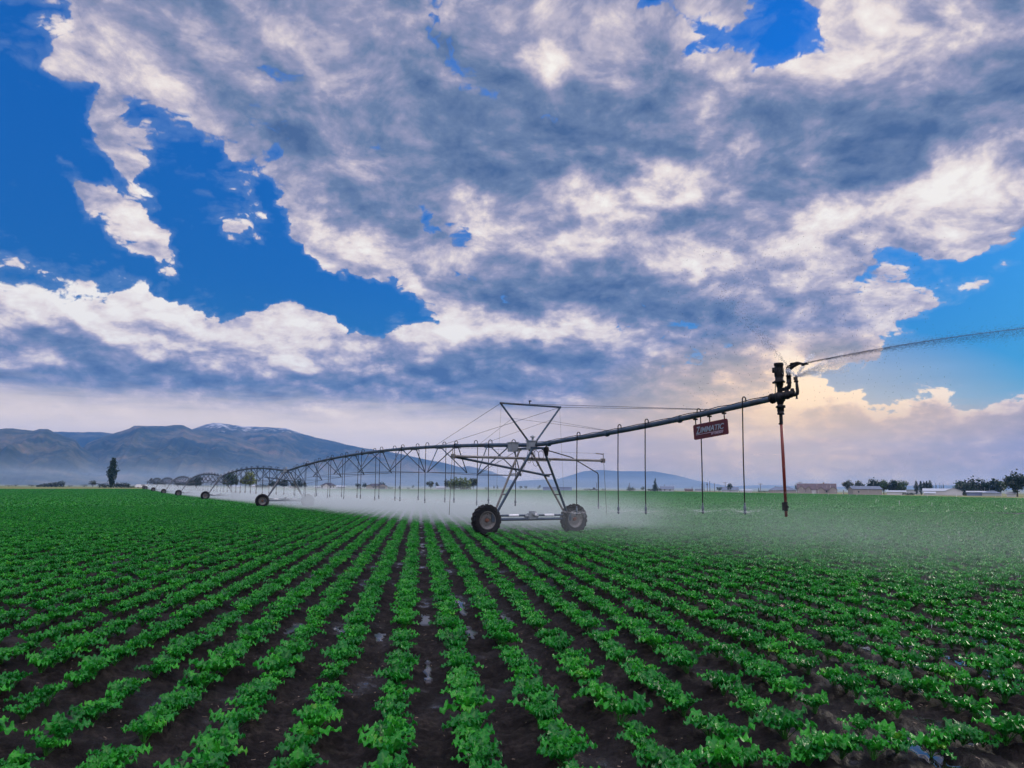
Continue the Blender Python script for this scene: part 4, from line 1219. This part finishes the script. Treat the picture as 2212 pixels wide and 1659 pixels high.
TREES = [
 ('poplar_tree','tall dark narrow poplar standing alone between two low round shrubs',240.5,430,20,49,'poplar',L_DARK),
 ('shrub','low dark shrub hugging the left foot of the tall lone poplar',227,428,22,9.5,'low',L_DARK),
 ('shrub','wide dark green shrub on the right side of the tall lone poplar',263,432,28,11,'low',L_DARK),
 ('shrub','small pale shrub right of the wide dark one by the lone poplar',283,440,13,4.5,'low',L_GREY),
 ('tree','hazy grey rounded tree left of the lone poplar',200,760,18,12,'round',L_GREY),
 ('hedge','long hazy grove sloping up to the right, far left on the field edge',110,720,40,11,'slope',L_GREY),
 ('shrub','faint hazy shrub at the far left edge of the field',19,900,11,3.5,'low',L_GREY),
 ('shrub','faint hazy shrub second from the left picture edge',34,900,7,5,'low',L_GREY),
 ('shrub','faint hazy shrub just left of the long sloping grove',69,900,12,5,'low',L_GREY),
 ('shrub','tiny hazy shrub between the sloping grove and the hazy rounded tree',151,900,9,4,'low',L_GREY),
 ('shrub','small hazy shrub touching the left side of the hazy rounded tree',182,860,11,6,'low',L_GREY),
 ('tree','dark bushy tree seen through the farthest pivot arches',343,560,22,15,'spread',L_DARK),
 ('tree','broad dark tree seen through the fourth pivot arch',394,520,30,13,'spread',L_DARK),
 ('tree','dark tree with a taller crown behind the fourth wheeled tower',424,520,27,21,'round',L_DARK),
 ('tree','mid green willow behind the third wheeled tower, left of the yellow green tree',498,470,36,30,'round',L_GREEN),
 ('tree','round yellow green tree glowing behind the second arched span',538,470,34,32,'round',L_LIME),
 ('shrub','dark low bush left of the small white gabled shed',566,460,25,10,'low',L_DARK),
 ('tree','wide dark tree right of the small white gabled shed',589,500,17,15,'round',L_DARK),
 ('tree','dark dome shaped tree behind the leg of the second wheeled tower',611,480,29,17,'round',L_DARK),
 ('tree','dark round tree right of the flat roofed white house',634,500,15,14,'round',L_DARK),
 ('tree','upright dark tree with a ragged top between the second tower legs',645,480,15,23,'spread',L_DARK),
 ('tree','dull low tree right of the ragged upright one',657,520,12,13,'round',L_GREY),
 ('shrub','low green bush left of the white house with the dark hip roof',690,640,9,6,'low',L_GREY),
 ('shrub','low hazy bush right of the white house with the dark hip roof',736,700,14,6,'low',L_GREY),
 ('tree','dark bushy tree left of the house with the open dark garage',773,620,14,11,'round',L_DARK),
 ('tree','dark tree touching the left gable of the house with the dark garage',787,640,14,13,'round',L_DARK),
 ('tree','dark tree behind the right end of the roof with the dark garage',826,650,16,14,'round',L_DARK),
 ('shrub','small bush right of the house with the dark garage',843,620,14,6,'low',L_GREEN),
 ('shrub','dark cone shaped bush alone on the field edge',863,560,9.5,7.5,'conifer',L_DARK),
 ('shrub','tiny hazy round shrub right of the cone shaped bush',882,800,6,4,'low',L_GREY),
 ('tree','small hazy upright tree, second right of the cone shaped bush',892,760,7,8,'round',L_GREY),
 ('tree','grey green round tree left of the long low white building',930,560,18,17,'round',L_GREY),
 ('tree','smaller grey green tree leaning on the round one by the low white building',944,580,11,15,'round',L_GREY),
 ('tree','grey leafed tree left of the big lime green willow',965,560,15,20,'round',L_GREY),
 ('tree','biggest lime green willow spreading on the field edge left of the mast tower',994,540,42,28,'spread',L_LIME),
 ('tree','dull green tree against the right side of the big lime willow',1023,560,21,23,'round',L_GREY),
 ('shrub','small round bush right of the lime willow group',1051,600,9,7,'low',L_GREEN),
 ('poplar_tree','tiny hazy poplar, left one of the pair behind the near left tower leg',1067,760,4,8,'poplar',L_GREY),
 ('poplar_tree','tiny hazy poplar, right one of the pair behind the near left tower leg',1075,760,4,8.5,'poplar',L_GREY),
 ('tree','small round hazy tree seen between the mast tower legs, leftmost of three',1124,720,10,9,'round',L_GREY),
 ('tree','small round hazy tree seen between the mast tower legs, middle of three',1136,720,9,9,'round',L_GREY),
 ('tree','small round hazy tree left of the long blue shed',1164,720,9,10,'round',L_GREY),
 ('tree','hazy low tree clump right of the tallest mast tower, before the lone spruce',1363,640,17,11,'spread',L_GREY),
 ('tree','hazy small tree next left of the lone dark spruce',1389,640,13,9,'round',L_GREY),
 ('spruce_tree','lone dark spruce with ragged layers behind the third boom dropper',1415.6,560,15,24,'conifer',L_DARK),
 ('hedge','dark hedge along the foot of the lone spruce',1414,562,29,7,'low',L_DARK),
 ('shrub','hazy shrubs left of the dark truck on the field edge',1268,700,14,5,'low',L_GREY),
 ('shrub','small hazy bush right of the dark truck',1304,700,8,6,'low',L_GREY),
 ('tree','hazy green tree at the left end of the small blue house',1553,620,15,10,'round',L_GREY),
 ('tree','dark green pointed tree in front of the small blue house',1577,560,14,17,'round',L_DARK),
 ('shrub','slim green sapling between the low white house and the long blue roof',1639,600,5,9,'conifer',L_GREEN),
 ('shrub','low green bushes right of the low white house',1652,600,22,5,'low',L_GREEN),
 ('tree','round tree behind the left gable of the big gabled house',1722,560,12,16,'round',L_GREY),
 ('tree','grey green round tree at the left of the long tan barn',1834,470,22,25,'round',L_GREY),
 ('tree','grey green round tree behind the roof of the long tan barn',1856,480,23,24,'round',L_GREY),
 ('tree','large dark green tree just right of the long tan barn',1887,450,30,27,'round',L_DARK),
 ('tree','dark green tree, second right of the long tan barn',1909,450,28,25,'round',L_GREEN),
 ('tree','dark green tree, third right of the long tan barn',1930,450,27,25,'round',L_DARK),
 ('tree','dark green tree, fourth right of the long tan barn, at the end of the clump',1947,450,26,24,'round',L_GREEN),
 ('poplar_tree','slim dark poplar standing apart, left of four joined poplars',1980,480,10,22,'poplar',L_DARK),
 ('poplar_tree','first from the left of four joined poplars near the white barn',1990,480,9,22,'poplar',L_DARK),
 ('poplar_tree','second from the left of four joined poplars near the white barn',1997,480,9,21,'poplar',L_DARK),
 ('poplar_tree','third from the left of four joined poplars near the white barn',2003,480,9,22,'poplar',L_DARK),
 ('poplar_tree','rightmost of four joined poplars near the white barn',2010,480,10,23,'poplar',L_DARK),
 ('spruce_tree','small slim spruce rising over the white barn roof, leftmost of four',2022.5,640,5,19,'conifer',L_DARK),
 ('spruce_tree','shorter slim spruce over the white barn roof, second from left of four',2031,640,4,18,'conifer',L_DARK),
 ('spruce_tree','thin spruce over the white barn roof, third from left of four',2034.5,640,3.5,16,'conifer',L_DARK),
 ('spruce_tree','slim spruce over the white barn roof, rightmost of four',2038.5,640,4.5,20,'conifer',L_DARK),
 ('tree','green tree right of the white barn gable',2079,430,32,23,'round',L_GREEN),
 ('tree','tall broad dark tree behind the long low blue white shed',2120,420,58,34,'spread',L_DARK),
 ('tree','dark tree sloping down on the right of the tallest broad one',2156,425,34,25,'round',L_GREEN),
 ('tree','large dark tree cut by the right picture edge',2197,330,50,40,'round',L_DARK),
 ('shrub','dark rounded bush between the white barn and the long low shed',2087,400,12,6,'low',L_DARK),
 ('shrub','low dark bush in front of the white sheds by the poplars',1962,400,20,5,'low',L_DARK),
]
for k, a in enumerate(TREES): tree(a[0], a[1], a[2], a[3], a[4], a[5], a[6], a[7], 300 + k)

def gable_block(W, Dp, hw, hr, over=.35):
    """walls with gable ends; ridge along x"""
    w_ = MB(); x, y = W / 2, Dp / 2
    w_.add([(-x, -y, -.6), (x, -y, -.6), (x, y, -.6), (-x, y, -.6), (-x, -y, hw), (x, -y, hw), (x, y, hw), (-x, y, hw), (-x, 0, hr - .12), (x, 0, hr - .12)],
           [(0, 1, 5, 4), (2, 3, 7, 6), (1, 2, 6, 9, 5), (3, 0, 4, 8, 7)])
    r_ = MB(); e = over; s = (hr - hw) / y; zl = hw - e * s; tk = .16
    for sg in (-1, 1):
        r_.add([(-x - e, sg * (y + e), zl), (x + e, sg * (y + e), zl), (x + e, 0, hr), (-x - e, 0, hr), (-x - e, sg * (y + e), zl + tk), (x + e, sg * (y + e), zl + tk), (x + e, 0, hr + tk), (-x - e, 0, hr + tk)],
               [(0, 1, 2, 3), (4, 7, 6, 5), (0, 4, 5, 1), (1, 5, 6, 2), (3, 7, 4, 0)])
    return w_, r_
def hip_roof(W, Dp, hw, hr, over=.4, inset=None):
    r_ = MB(); x, y = W / 2 + over, Dp / 2 + over; i = Dp / 2 if inset is None else inset
    r_.add([(-x, -y, hw - .05), (x, -y, hw - .05), (x, y, hw - .05), (-x, y, hw - .05), (-x + i, 0, hr), (x - i, 0, hr)], [(0, 1, 5, 4), (2, 3, 4, 5), (1, 2, 5), (3, 0, 4), (3, 2, 1, 0)])
    return r_
def windows(b, spec, yw, parent_name='window', glass=PANE):
    for x, z, w_, h_ in spec:
        f = MB(); f.box((x, yw - .03, z), (w_ + .16, .06, h_ + .16)); fo = f.build(parent_name, WALLW if parent_name == 'window' else WALLG, b)
        g = MB(); g.box((x, yw - .065, z), (w_, .02, h_)); g.build('pane' if parent_name == 'window' else 'panel', glass, fo)
def house(name, label, cat, px, D, W, Dp, hw, hr, wall, roof, style='gable', turn=0.0, wins=(), doors=(), gables=(), chimney=None):
    p = place(px, D); b = empty(name, p, FACE(p) + turn); tag(b, label, cat, 'farm buildings beyond the field')
    w_, r_ = gable_block(W, Dp, hw, hr)
    if style == 'hip':
        w_ = MB(); w_.box((0, 0, hw / 2 - .3), (W, Dp, hw + .6)); r_ = hip_roof(W, Dp, hw, hr)
    if style == 'flat':
        w_ = MB(); w_.box((0, 0, hw / 2 - .3), (W, Dp, hw + .6)); r_ = MB(); r_.box((0, 0, hw + .12), (W + .5, Dp + .5, .24))
    if style == 'end':                                  # gable end faces the viewer
        w_, r_ = gable_block(Dp, W, hw, hr)
        rot = Matrix.Rotation(math.pi / 2, 3, 'Z')
        w_.v = [tuple(rot @ Vector(v)) for v in w_.v]; r_.v = [tuple(rot @ Vector(v)) for v in r_.v]
    w_.build('wall', wall, b); ro = r_.build('roof', roof, b)
    if chimney: c = MB(); c.box((chimney[0], 0, hr + .1), (.7, .7, 1.4)); c.build('chimney', WALLBR, ro)
    yw = -Dp / 2
    windows(b, wins, yw)
    for x, z, w2, h2, dm in doors:
        d = MB(); d.box((x, yw - .04, z), (w2, .08, h2)); d.build('garage_door' if w2 > 1.6 else 'door', dm, b)
    for gx, gw, gh, gr, gd in gables:                   # cross gables on the front
        g, r2 = gable_block(gd, gw, gh, gr, .3); rot = Matrix.Rotation(math.pi / 2, 3, 'Z')
        off = Vector((gx, yw - gd / 2 + .8, 0))
        g.v = [tuple(rot @ Vector(v) + off) for v in g.v]; r2.v = [tuple(rot @ Vector(v) + off) for v in r2.v]
        g.build('gable', wall, b); r2.build('gable_roof', roof, b)
    return b
u = lambda px, D: px * D / F_PX
house('house', 'white house with dark hip roof and small front gable, seen under the first span', 'house', 709, 600, 11.6, 8, 2.7, 4.7, WALLW, ROOFD, 'hip', 0, [(1.9, 1.5, 1.0, 1.2), (3.9, 1.5, .8, 1.2)], [(-4.6, 1.1, 1.0, 2.1, PANE)], [(-1.6, 4.0, 2.7, 3.9, 2.2)])
house('house', 'tan house with dark hip roof and open dark garage, seen under the first span', 'house', 814, 620, 16.5, 9, 2.6, 4.5, WALLT, ROOFD, 'hip', 0, [(-2.6, 1.5, 1.4, 1.1), (-5.8, 1.5, .9, 1.1)], [(-.8, 1.1, 1.1, 2.1, CARD)], [(-6.2, 4.2, 2.6, 3.7, 2.0), (4.6, 7.2, 2.6, 4.1, 2.5)])
# dark garage mouth on the front gable of the tan house
_h = [o for o in bpy.data.objects if o.get('label', '').startswith('tan house')][0]
g_ = MB(); g_.box((4.3, -4.5 - 1.75, 1.1), (4.4, .1, 2.1)); g_.build('garage_door', CARD, _h)
house('house', 'small flat roofed white house left of the upright ragged tree', 'house', 631, 520, 4.2, 5, 2.0, 2.4, WALLW, ROOFW, 'flat', 0, [(-1.0, 1.2, .7, .8), (.6, 1.0, .8, 1.4)])
house('shed', 'tiny white gabled shed beside the dark low bush', 'shed', 579, 500, 1.9, 3, 1.7, 2.7, WALLW, ROOFD, 'end')
house('shed', 'small low white shed right of the tiny gabled one', 'shed', 585.5, 520, 2.1, 3, 1.0, 1.5, WALLW, ROOFW, 'flat')
house('shed', 'long low white shed behind the third wheeled tower', 'shed', 552, 560, 5.0, 4, 1.8, 2.4, WALLW, ROOFW)
house('shed', 'long white shed left of the yellow green tree', 'shed', 508, 560, 8, 4, 1.3, 1.8, WALLW, ROOFW)
house('house', 'low pale house left of the white one with the dark hip roof', 'house', 688, 760, 7, 6, 1.5, 2.2, WALLW, ROOFW)
house('house', 'low pale house right of the white one with the dark hip roof', 'house', 733, 800, 12, 7, 2.0, 3.2, WALLG, ROOFW)
house('barn', 'long low white building between the round tree and the lime willow', 'barn', 953, 560, 6.6, 5, 1.6, 2.5, WALLG, ROOFW)
house('shed', 'small white shed at the foot of the grey green round tree', 'shed', 940.5, 556, 2.2, 3, 1.0, 1.7, WALLW, ROOFW, 'end')
house('shed', 'small white shed against the left foot of the lime willow', 'shed', 971, 548, 2.0, 3, .8, 1.3, WALLW, ROOFW, 'flat')
house('barn', 'long blue metal shed seen between the legs of the mast tower', 'barn', 1204, 640, 24.2, 10, 2.6, 3.3, SHEDB, SHEDB, 'flat')
house('house', 'grey house with plain roof right of the lone spruce', 'house', 1441, 600, 10.2, 8, 1.9, 3.8, WALLG, ROOFB, 'gable', 0, [(2.2, 1.1, 1.0, .9), (-1.8, 1.1, 1.0, .9)])
house('house', 'low brown house left of the tall bare poles', 'house', 1488, 760, 8, 6, 1.6, 2.6, WALLBR, ROOFR, 'gable', 0, [(1.5, .9, .9, .8)])
house('house', 'low grey house behind the tall bare poles', 'house', 1510, 760, 7.6, 6, 1.6, 2.6, WALLG, ROOFB)
house('house', 'small blue grey house behind the dark pointed tree', 'house', 1577, 640, 13, 8, 1.8, 4.0, WALLG, ROOFB)
house('house', 'low white house with a pale roof left of the long blue roof', 'house', 1612, 620, 8.6, 6, 1.3, 2.1, WALLW, ROOFW)
house('barn', 'long building with a dark blue roof left of the big gabled house', 'barn', 1690, 560, 18, 10, 1.9, 4.3, WALLT, ROOFB, 'hip')
big = house('house', 'largest gabled house with reddish brown roofs and several front gables', 'house', 1764, 500, 22, 10, 2.4, 5.9, WALLT, ROOFR, 'gable', 0, [(-6.2, 1.3, 1.0, 1.2), (5.6, 1.3, 1.0, 1.2)], [(-1.5, 1.1, 2.6, 2.2, WALLW)], [(-8.6, 4.6, 2.4, 4.6, 2.4), (-4.6, 3.0, 2.4, 4.4, 1.6), (2.4, 4.2, 2.2, 3.7, 3.4), (9.2, 4.6, 2.2, 4.2, 2.6)], (4.2,))
house('barn', 'long tan barn with pale roof in front of two grey green trees', 'barn', 1868, 400, 13.0, 8, 2.6, 3.9, WALLT, ROOFB, 'gable', .30, [(-4.0, 1.3, .8, .8)])
house('shed', 'low white shed in front of the dark green clump of trees', 'shed', 1936, 430, 8.5, 5, 1.4, 2.0, WALLW, ROOFW)
house('shed', 'grey flat shed left of the slim poplar', 'shed', 1969, 520, 9, 6, 2.6, 3.0, WALLG, ROOFB, 'flat')
house('barn', 'long white barn under the slim spruces, its gable at the right', 'barn', 2027, 430, 13, 8, 2.0, 3.1, WALLW, ROOFW)
house('barn', 'white barn with its broad gable end facing the field', 'barn', 2060, 415, 7.4, 10, 1.9, 3.4, WALLW, ROOFW, 'end')
house('shed', 'small white shed at the left end of the long white barn', 'shed', 2008, 410, 4.4, 4, .9, 1.5, WALLW, ROOFW)
house('barn', 'long low pale shed before the broad dark tree at the right', 'barn', 2112, 400, 8.5, 6, 1.5, 1.95, SHEDB, ROOFW)
house('house', 'low grey house at the right end of the long pale shed', 'house', 2142, 395, 7.2, 6, 1.2, 2.3, WALLG, ROOFB, 'hip')
house('shed', 'small white square shed beside the large tree at the right edge', 'shed', 2184, 330, 2.8, 3, 1.1, 1.6, WALLW, ROOFW)

def pole(label, px, D, h_px, arms=0, group='utility poles beyond the field'):
    p = place(px, D); H = h_px * D / F_PX
    t = empty('utility_pole', p, FACE(p)); tag(t, label, 'pole', group)
    m = MB(); m.tube([(0, 0, -.3), (0, 0, H)], [.24, .17], 8); m.build('post', WOODP, t)
    for k in range(arms):
        c = MB(); c.box((0, -.2, H - .5 - k * .9), (3.0, .22, .22)); c.build('crossarm', WOODP, t)
        for x in (-1.3, 1.3):
            i = MB(); i.tube([(x, -.2, H - .4 - k * .9), (x, -.2, H - .05 - k * .9)], .09, 6); i.build('insulator', WALLG, t)
PL = [('thin pole standing right of the pivot seen behind the long blue shed', 1289, 760, 17, 0), ('shorter pole right of the long blue shed', 1292.5, 700, 12, 0),
 ('hazy pole behind the second boom dropper', 1336, 700, 14, 0), ('taller hazy pole just right of the second boom dropper', 1360, 700, 17, 0), ('stub pole beside the taller one behind the boom droppers', 1358, 720, 12, 0),
 ('pole behind the grey house by the lone spruce', 1436, 700, 14, 0), ('short pole before the low brown house', 1495, 720, 10, 0), ('thin bare pole, left of five near the sign', 1516, 640, 17, 0),
 ('bare pole, second of five near the sign', 1521, 640, 17, 0), ('bare pole carrying a dark lump, middle of five near the sign', 1528, 600, 20, 0), ('tallest bare pole, fourth of five near the sign', 1533.5, 600, 22, 0),
 ('thin pole, rightmost of five near the sign', 1543.5, 640, 18, 0), ('pole with one crossarm over the small blue grey house', 1567, 640, 20, 1), ('pole with one crossarm over the low white house', 1643, 640, 18, 1),
 ('pole with two crossarms left of the big gabled house', 1729, 600, 22, 2), ('short pole right of the crossarm pole over the long blue roof', 1676, 680, 13, 0), ('slim pole by the white trailer, far left', 318, 640, 14, 0),
 ('short post left of the long tan barn', 1822, 430, 8, 0), ('hazy pole left of the round grey tree under the first span', 904, 760, 16, 1)]
for l, px, D, h, ar in PL: pole(l, px, D, h, ar)
_p = [o for o in bpy.data.objects if 'dark lump' in o.get('label', '')][0]
m = MB(); m.lathe([(0, 0), (.45, .1), (.5, .6), (.4, 1.2), (0, 1.3)], (0, -.5, 5.0), 'Z', 10); m.build('transformer', CARD, _p)

def vehicle(name, label, cat, px, D, L, H, paint, kind):
    p = place(px, D); t = empty(name, p, FACE(p)); tag(t, label, cat)
    b = MB()
    if kind == 'car':
        prof = [(-L / 2, .45), (-L / 2, .85), (-L * .30, .95), (-L * .18, H), (L * .16, H), (L * .34, .95), (L / 2, .85), (L / 2, .45)]
    elif kind == 'trailer':
        prof = [(-L / 2, .5), (-L / 2 - .1, H * .6), (-L * .42, H), (L * .46, H), (L / 2, H * .75), (L / 2, .5)]
    else:
        prof = [(-L / 2, .6), (-L / 2, 1.3), (-L * .1, 1.35), (-L * .08, H), (L * .2, H), (L * .27, 1.3), (L / 2, 1.15), (L / 2, .6)]
    n = len(prof); w2 = .9
    b.add([(x, -w2, z) for x, z in prof] + [(x, w2, z) for x, z in prof], [tuple(range(n - 1, -1, -1)), tuple(range(n, 2 * n))] + [(k, (k + 1) % n, n + (k + 1) % n, n + k) for k in range(n)])
    b.build('body', paint, t)
    for sx in (-.32, .32):
        for sy in (-.85, .85):
            q = MB(); q.lathe([(0, -.1), (.33, -.1), (.36, 0), (.33, .1), (0, .1)], (sx * L, sy, .34), 'Y', 14); q.build('wheel', RUBBER, t)
    g = MB(); g.box((L * .0 if kind != 'truck' else L * .08, -.91, H * .8), (L * .26, .02, H * .22)); g.build('window', PANE, t)
vehicle('travel_trailer', 'long white trailer parked at the far left end of the pivot', 'trailer', 309, 520, 8.6, 2.2, CARW, 'trailer')
vehicle('parked_car', 'white car parked beside the dark dome shaped tree', 'car', 615.5, 470, 2.9, 1.2, CARW, 'car')
vehicle('pickup_truck', 'dark truck parked on the field edge right of the mast tower', 'truck', 1282, 640, 7.0, 2.6, CARD, 'truck')
vehicle('parked_car', 'dark car parked left of the tan house with the garage', 'car', 776, 600, 4.4, 1.5, CARD, 'car')

# ------------------------------------------------------------------ water in the air
def mist_mat(name, dens, y0, y1, y2, y3, z1, z2, xfade=None, ns=.35):
    m = bpy.data.materials.new(name); m.use_nodes = True
    t = NT(m.node_tree)
    v = t.n('ShaderNodeVolumePrincipled'); o = t.n('ShaderNodeOutputMaterial'); t.put(o.inputs['Volume'], v.outputs[0])
    v.inputs['Color'].default_value = (.80, .93, 1.0, 1); v.inputs['Anisotropy'].default_value = .2
    tcn = t.n('ShaderNodeTexCoord'); sp = t.n('ShaderNodeSeparateXYZ'); t.put(sp.inputs[0], tcn.outputs['Object'])
    x, y, z = sp.outputs
    a = t.math('MULTIPLY', t.smooth(y, y0, y1), t.smooth(y, y3, y2))
    b = t.smooth(z, z2, z1)
    nz = t.noise(tcn.outputs['Object'], ns, 3, .55)
    d = t.math('MULTIPLY', t.math('MULTIPLY', a, b), t.lin(nz, .3, .7, .35, 1.5))
    if xfade:
        d = t.math('MULTIPLY', d, t.math('MULTIPLY', t.smooth(x, xfade[0], xfade[1]), t.smooth(x, xfade[3], xfade[2])))
    t.put(v.inputs['Density'], t.math('MULTIPLY', d, dens))
    try: m.cycles.volume_step_rate = .35
    except Exception: pass
    return m
# local y of a span is across the machine: the light wind carries the mist to the far side (negative y)
MM = mist_mat('spray_mist', .16, 2.2, -0.8, -3.5, -9.5, .7, 2.0)
for i in range(7):
    A = Vector((TW[i][0], TW[i][1], 0)); B = Vector((TW[i + 1][0], TW[i + 1][1], 0)); L = (B - A).length
    m = MB(); za = float(terr(A.x, A.y)); m.box((L / 2, -3.5, 1.0), (L - .06, 12.5, 2.1))
    o = m.build('spray_mist', MM); o.location = (A.x, A.y, za * .5 + float(terr(B.x, B.y)) * .5); o.rotation_euler = (0, 0, math.atan2(B.y - A.y, B.x - A.x))
    tag(o, kind='stuff')
# the boom and the rain of the big gun, drifting out to the right
MB2 = mist_mat('spray_mist_boom', .019, -4.2, -.3, 3.0, 15.5, .5, 2.0, (0, 3.0, 22, 41), .25)
m = MB(); m.box((20.5, 5.7, 1.0), (41, 20, 2.1)); o = m.build('spray_mist', MB2); o.location = (OA.x, OA.y, 0); o.rotation_euler = (0, 0, ORZ); tag(o, kind='stuff')

def water_mat(name, c, al, rough=.3):
    m = bpy.data.materials.new(name); m.use_nodes = True
    t = NT(m.node_tree)
    p = t.n('ShaderNodeBsdfPrincipled'); p.inputs['Base Color'].default_value = c + (1,); p.inputs['Roughness'].default_value = rough
    p.inputs['Alpha'].default_value = al; p.inputs['Specular IOR Level'].default_value = .05
    o = t.n('ShaderNodeOutputMaterial'); t.put(o.inputs[0], p.outputs[0])
    return m
W_WHITE = water_mat('fine_spray', (.92, .95, .98), .6); W_DARK = water_mat('jet_water', (.13, .16, .22), .5, .9)
def drops(P, S, mt, name, stretch=None):
    """small droplets: stretched octahedra"""
    P = np.asarray(P, float); n = len(P); S = np.asarray(S, float)[:, None]
    D = np.zeros_like(P) if stretch is None else np.asarray(stretch, float)
    ex = np.eye(3)
    V = np.stack([P + ex[0] * S, P - ex[0] * S, P + ex[1] * S, P - ex[1] * S, P + ex[2] * S + D, P - ex[2] * S - D], 1).reshape(-1, 3)
    b = (np.arange(n) * 6)[:, None]
    F = np.concatenate([b + np.array(f) for f in ((0, 2, 4), (2, 1, 4), (1, 3, 4), (3, 0, 4), (2, 0, 5), (1, 2, 5), (3, 1, 5), (0, 3, 5))])
    me = np_mesh(name, V, F, mt, False)
    o = link(bpy.data.objects.new(name, me)); tag(o, kind='stuff'); return o
bpy.context.view_layer.update()
r3 = np.random.RandomState(77); P = []; S = []; DD = []
for par, q in NOZ:
    w0 = par.matrix_basis @ Vector(q); dist = math.hypot(w0.x, w0.y)
    n = 800 if dist < 45 else (110 if dist < 75 else 35)
    az = r3.uniform(0, 2 * math.pi, n); tt = r3.rand(n) ** .8 * .34
    v = r3.uniform(3.6, 5.6, n); el = r3.normal(.24, .03, n)
    x = np.cos(az) * np.cos(el) * v * tt; y = np.sin(az) * np.cos(el) * v * tt; z = np.sin(el) * v * tt - 3.6 * tt ** 2
    ok = w0.z + z > .1
    pp = np.stack([w0.x + x + .8 * tt * .4, w0.y + y, w0.z + z], -1)[ok]
    dv = np.stack([np.cos(az) * v, np.sin(az) * v, np.sin(el) * v - 7.2 * tt], -1)[ok] * .010
    P.append(pp); DD.append(dv); S.append(np.full(len(pp), .0036 if dist < 45 else .0075))
drops(np.concatenate(P), np.concatenate(S), W_WHITE, 'nozzle_spray', np.concatenate(DD))
# big jet
P = []; S = []; DD = []
jd = Vector((1.0, .10, 0)).normalized(); V0 = 26.0; je = R(12.5)
def jet_pos(t): return np.array([JET0.x + jd.x * V0 * math.cos(je) * t, JET0.y + jd.y * V0 * math.cos(je) * t, JET0.z + V0 * math.sin(je) * t - 4.9 * t * t])
core = MB(); ts = np.linspace(0, .95, 40)
core.tube([jet_pos(t * .42) for t in ts], [.012 + .006 * t for t in ts], 8)
for k in range(40000):
    t = r3.rand() ** .8 * .95; c = jet_pos(t); sp = .012 + .95 * t ** 1.15
    o_ = r3.normal(size=3) * np.array([.3, 1, 1]) * sp * (.35 if r3.rand() < .75 else .9)
    o_[2] -= abs(r3.normal()) * sp * .55
    P.append(c + o_); S.append(r3.uniform(.003, .0065)); DD.append(np.array([jd.x, jd.y, .12]) * r3.uniform(.01, .05))
jet = core.build('water_jet', water_mat('jet_core', (.16, .20, .26), .32, .9)); tag(jet, kind='stuff')
drops(P, S, W_DARK, 'jet_droplets', DD)
# fans thrown by the side sprinkler and by the swing arm
P = []; S = []; DD = []
for k in range(5200):
    b = r3.rand()
    if b < .84: d = np.array([1.0, .2, r3.uniform(.20, .62)]); v = 9
    elif b < .95: d = np.array([.5, .1, .75 + r3.normal() * .05]); v = 5
    else: d = np.array([-.55, .1, .75 + r3.normal() * .05]); v = 2.2
    d = d / np.linalg.norm(d); t = r3.rand() ** .9 * .17
    p_ = np.array(AUX0) + d * v * t; p_[2] -= 4.9 * t * t; p_ += r3.normal(size=3) * .012 * (1 + 12 * t)
    P.append(p_); S.append(r3.uniform(.0025, .0055)); DD.append(d * r3.uniform(.01, .03))
drops(P, S, W_WHITE, 'side_spray', DD)
P = []; S = []; DD = []
BK = gun.matrix_basis @ Vector(G(1010, 500))
for k in range(800):
    d = np.array([-.62 + r3.normal() * .07, .1, .80]); t = r3.rand() ** 1.2
    p_ = np.array(BK) + d * t * 2.6 + r3.normal(size=3) * .02 + r3.normal(size=3) * .16 * t
    P.append(p_); S.append(r3.uniform(.002, .0050)); DD.append(d * r3.uniform(.0, .02))
for k in range(900):
    p_ = np.array([TIP.x + r3.uniform(-2.5, 4.0), TIP.y + r3.normal() * 1.0, r3.uniform(4.0, 8.0)])
    P.append(p_); S.append(r3.uniform(.003, .008)); DD.append(np.array([0, 0, .006]))
drops(P, S, W_DARK, 'loose_droplets', DD)
# rain of the gun falling over the right hand rows
P = []; S = []; DD = []
for k in range(2500):
    x = r3.uniform(5, 20); y = r3.uniform(9, 24)
    P.append((x, y, r3.uniform(.1, 2.3))); S.append(r3.uniform(.0012, .0022)); DD.append((.003, 0, r3.uniform(.015, .05)))
drops(P, S, W_WHITE, 'falling_drops', DD)

# ------------------------------------------------------------------ air
def haze_box():
    m = bpy.data.materials.new('haze_air'); m.use_nodes = True
    t = NT(m.node_tree)
    v = t.n('ShaderNodeVolumePrincipled'); o = t.n('ShaderNodeOutputMaterial')
    v.inputs['Color'].default_value = (.14, .42, 1.0, 1)
    v.inputs['Density'].default_value = .0001
    v.inputs['Anisotropy'].default_value = 0.1
    t.put(o.inputs['Volume'], v.outputs[0])
    b = MB().box((0, 3600, 235), (15000, 9000, 560))
    o = b.build('haze', m); tag(o, kind='stuff')
haze_box()

def valley_mist():
    m = bpy.data.materials.new('valley_mist'); m.use_nodes = True
    t = NT(m.node_tree); v = t.n('ShaderNodeVolumePrincipled'); o = t.n('ShaderNodeOutputMaterial')
    v.inputs['Color'].default_value = (.62, .80, 1.0, 1); v.inputs['Density'].default_value = .0003
    t.put(o.inputs['Volume'], v.outputs[0])
    tag(MB().box((-900, 1900, 18), (4200, 2200, 44)).build('valley_mist', m), kind='stuff')
valley_mist()
